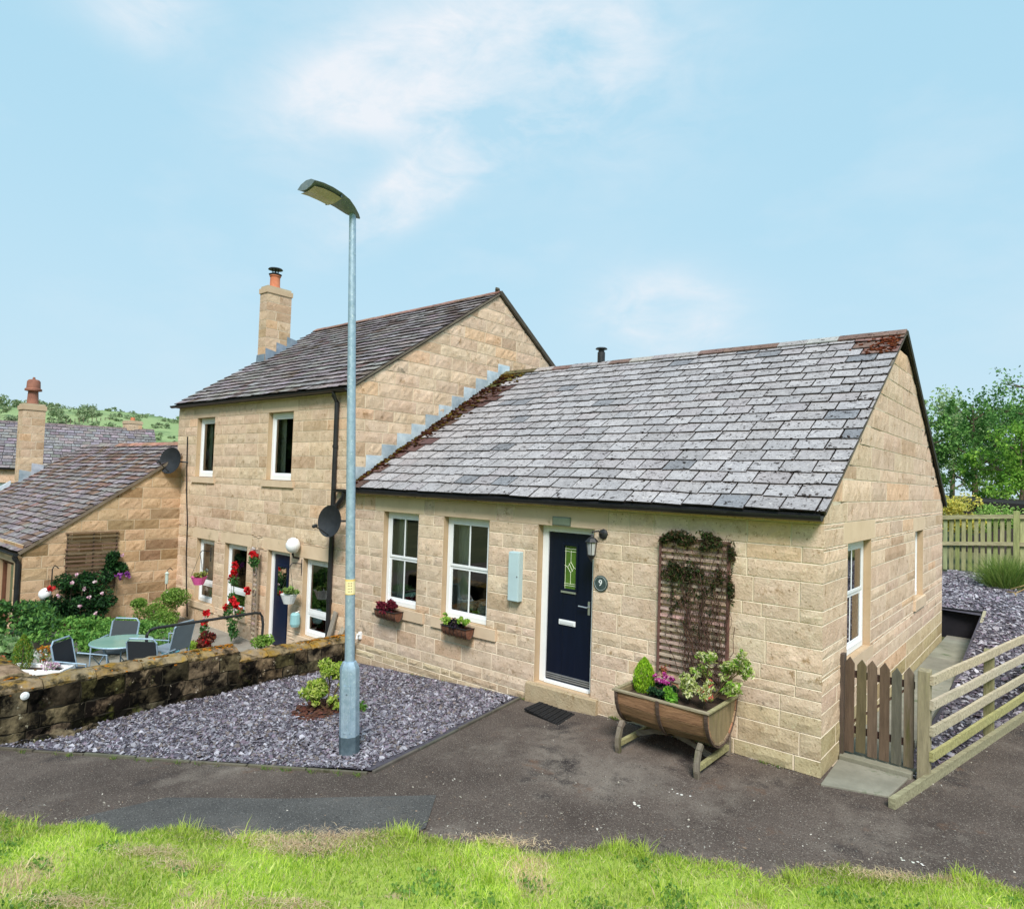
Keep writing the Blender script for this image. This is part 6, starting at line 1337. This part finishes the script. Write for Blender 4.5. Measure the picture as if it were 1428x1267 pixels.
# handrail
mb = MB(); mb.tube([(-8.58, -2.92, -.5), (-8.58, -2.92, .38), (-8.57, -2.88, .44), (-8.6, -2.8, .455), (-8.66, -1.16, .455), (-8.66, -1.08, .44), (-8.66, -1.04, .38), (-8.62, -1.04, .25), (-8.66, -1.04, -.5)], .022, 10)
tag(mb.build('handrail', 'iron', None, smooth=True), 'black tubular handrail standing in the patio beyond the mossy wall', 'handrail')
# hanging baskets and flowers on the tall house
def hang(name, label, c, col, cols, r_=.16):
    r0 = thing(name, label, 'planter', c); mb = MB(); mb.lathe(c, [(r_ * .6, -.06), (r_, .10), (r_ * 1.05, .11), (r_ * .95, .105)], 16, col); mb.build('pot', 'paint', r0)
    mb = MB(); hk = Vector(c) + Vector((0, .0, .62))
    for k in range(3): t = k * 2.09; mb.tube([Vector(c) + Vector((r_ * math.cos(t), r_ * math.sin(t), .10)), hk], .004, 4)
    mb.tube([hk, hk + Vector((0, .04, .05)), Vector((c[0], TY0 - .01, hk.z + .02))], .01, 6); mb.tube([Vector((c[0], TY0 - .015, hk.z + .1)), Vector((c[0], TY0 - .015, hk.z - .2))], .01, 5); mb.build('bracket', 'iron', r0)
    return r0
hang('hanging_basket', 'bright pink hanging pot before the left ground floor window', (-12.55, -.32, .42), (.75, .12, .38), 0)
bush('trailing_plant', 'yellowish spiky plant growing in the pink hanging pot', 'plant', (-12.55, -.32, .60), (.22, .16, .12), 300, .08, [(.36, .38, .08), (.45, .36, .12), (.22, .3, .08)], 6)
hang('hanging_basket', 'white hanging pot in front of the blue door of the two-storey house', (-9.02, -.32, .52), (.80, .84, .85), 0, .15)
bush('trailing_plant', 'green trailing plant in the white hanging pot by the blue door', 'plant', (-9.02, -.32, .68), (.24, .16, .12), 320, .07, [(.26, .40, .10), (.36, .48, .16), (.18, .3, .08)], 6)
gp_ = thing('globe_wall_lamp', 'white globe lamp on the wall above and right of the blue door', 'wall lamp', (-9.12, -.2, 1.4)); mb = MB(); mb.lathe((-9.12, -.22, 1.36), [(.03, 0), (.09, .03), (.13, .11), (.13, .17), (.09, .25), (.03, .28)], 20); mb.build('globe', 'white', gp_, smooth=True); mb = MB(); mb.tube([(-9.12, -.22, 1.36), (-9.12, -.20, 1.28), (-9.12, TY0 - .01, 1.25)], .02, 8, (.3, .3, .3)); mb.build('bracket', 'iron', gp_)
mb = MB(); mb.lathe((-8.98, -.20, .03), [(.07, 0), (.09, .05), (.085, .22), (.06, .25)], 12, (.30, .55, .58)); mb.tube([(-8.98, -.12, .3), (-8.98, -.2, .28)], .008, 5); tag(mb.build('watering_can', 'paint'), 'pale turquoise can hanging beside the blue door', 'watering can')
# narrow scroll ornament
so = thing('scroll_plant_support', 'narrow tall wooden trellis with rungs and scrolls left of the blue door', 'trellis', (-10.45, -.2, PZ)); mb = MB()
for x in (-10.53, -10.37): mb.box(x - .012, x + .012, -.20, -.17, PZ, 1.34, (.34, .27, .2))
mb.build('upright', 'wood', so); mb = MB(); z = PZ + .1
while z < 1.3:
    mb.box(-10.515, -10.385, -.195, -.175, z, z + .035, vary((.45, .36, .28), .3)); z += .095
for z in (.45, .85, 1.2): mb.tube([(-10.45 + .06 * math.cos(t * .7), -.205, z + .06 * math.sin(t * .7)) for t in range(10)], .01, 5, (.2, .16, .14))
mb.build('rungs', 'wood', so)
# red flowers
def redfl(label, spots, stem_base):
    r0 = thing('red_flowering_plant', label, 'flowering plant', stem_base); mb = MB()
    for s in spots: b = Vector(stem_base); mb.tube([b, b.lerp(Vector(s), .5) + Vector((.03, 0, .04)), s], [.006, .005, .003], 4, (.4, 1.2, .3))
    mb.build('stem', 'bark', r0); [leaves('flower', ball(34, s, (.075, .06, .07), .1), .07, [(.62, .012, .02), (.72, .02, .03), (.5, .01, .015)], 'petal', r0, aspect=.95) for s in spots]
    leaves('foliage', np.concatenate([ball(60, Vector(stem_base).lerp(Vector(s), random.uniform(.3, .9)), (.13, .08, .12), .1) for s in spots]), .07, [(.05, .14, .04), (.08, .2, .05)], parent=r0)
redfl('tall red flowers standing in front of the middle window of the two-storey house', [(-10.80, -.45, .98), (-10.82, -.45, .82), (-10.72, -.5, .30), (-10.95, -.5, .12), (-10.50, -.45, .10), (-10.25, -.45, .55), (-10.9, -.45, .70), (-10.62, -.48, .22)], (-10.7, -.5, -.5))
redfl('red flowers high on the narrow trellis left of the blue door', [(-10.50, -.25, 1.22), (-10.38, -.25, 1.17)], (-10.42, -.24, .9))
redfl('red flowers nearest the handrail left of the scroll trellis', [(-11.0, -.9, -.12), (-10.1, -1.3, -.28), (-11.15, -.8, .02)], (-10.8, -1.0, -.5))
o = leaves('white_bloom', np.concatenate([ball(22, (-10.62, -.48, .12), (.08, .05, .06), .1), ball(14, (-10.5, -.24, 1.30), (.07, .03, .05), .1), ball(20, (-11.2, -.8, -.12), (.1, .06, .07), .1)]), .06, [(.8, .78, .76), (.75, .6, .62)], 'petal'); tag(o, 'white and blush flowers mixed among the tall red ones', 'flowers')
bush('maroon_foliage_plant', 'dark maroon leafy plant under the handrail', 'plant', (-10.3, -1.25, -.36), (.42, .3, .26), 1100, .08, [(.10, .015, .015), (.16, .03, .02), (.05, .012, .01), (.2, .06, .03)], 12)
bush('lime_patio_plant', 'bright lime plant among the maroon leaves under the handrail', 'plant', (-10.15, -1.5, -.30), (.18, .15, .14), 300, .06, [(.28, .45, .05), (.4, .55, .1)], 6)
bush('fern_clump', 'light green ferny clump behind the step in the mossy wall', 'plant', (-8.55, -1.05, -.18), (.36, .34, .24), 1500, .06, [(.22, .38, .06), (.32, .48, .10), (.15, .3, .05)], 12)
mb = MB(); mb.lathe((-10.0, -1.95, PZ), [(.10, 0), (.14, .25), (.15, .26), (.14, .25)], 16, (.10, .38, .48)); tag(mb.build('plant_pot', 'paint'), 'turquoise blue plant pot near the cushioned chair', 'pot')
mb = MB(); mb.lathe((-9.8, -1.6, PZ), [(.08, 0), (.12, .2), (.13, .21), (.12, .2)], 16); tag(mb.build('plant_pot', 'terra'), 'terracotta pot at the foot of the maroon plant', 'pot')
bush('potted_greenery', 'green plant growing in the turquoise pot', 'plant', (-10.0, -1.95, -.22), (.16, .16, .12), 260, .06, [(.06, .18, .05), (.12, .26, .08)], 6)
# timber leaning in the corner by the downpipe
for k, (a0, a1, c) in enumerate((((-7.98, -.30, -.45), (-7.86, -.12, .46), (.32, .28, .23)), ((-7.88, -.34, -.45), (-7.64, -.10, .22), (.42, .36, .28)))):
    mb = MB(); mb.beam(a0, a1, .10, .025, (0, -1, 0), c); tag(mb.build('leaning_board', 'woodv'), ('tall', 'short')[k] + ' weathered board leaning in the corner at the foot of the downpipe', 'board', 'boards leaning by the downpipe')
bush('weed_patch', 'dark green weeds among the chippings behind the rail fence', 'weeds', (1.75, 5.3, .28), (.45, .8, .24), 900, .06, [(.03, .10, .03), (.06, .18, .04), (.10, .24, .05)], 14)
# woodland beyond the grass bank, behind the photographer: it shows only in the window glass
P = []
for i in range(260):
    a_ = R(85 + 190 * random.random()); dist = random.uniform(42, 60); x, y = 2 + math.sin(a_) * dist, -7 + math.cos(a_) * dist; h_ = random.uniform(13, 19); P.append(clumpy(110, (x, y, h_ * .5), (4, 4, h_ * .5), 10, .5))
o = leaves('woodland', np.concatenate(P), 1.7, [(.03, .07, .02), (.05, .11, .03), (.07, .14, .04)], aspect=.9); o['kind'] = 'stuff'
# small weeds rooted along the foot of the cottage wall and the kerb
tp = []
for k in range(34):
    if k % 2: x = random.uniform(-7.2, -.1); y = -.035; 
    else: t = random.random(); p_ = Vector((-7.4, -5.04)).lerp(Vector((-3.34, -2.90)), t); x, y = p_.x + .03, p_.y - .03
    if -3.7 < x < -2.5 and y > -.2: continue
    m_ = random.randint(8, 34); tp.append(np.column_stack([rng.normal(x, .03, m_), np.minimum(rng.normal(y, .012, m_), -.02), np.full(m_, rz(x, y))]))
wd = blades('edge_weeds', np.concatenate(tp), .05, .006, .7, [(.12, .24, .04), (.20, .32, .06), (.30, .30, .10)]); wd['kind'] = 'stuff'
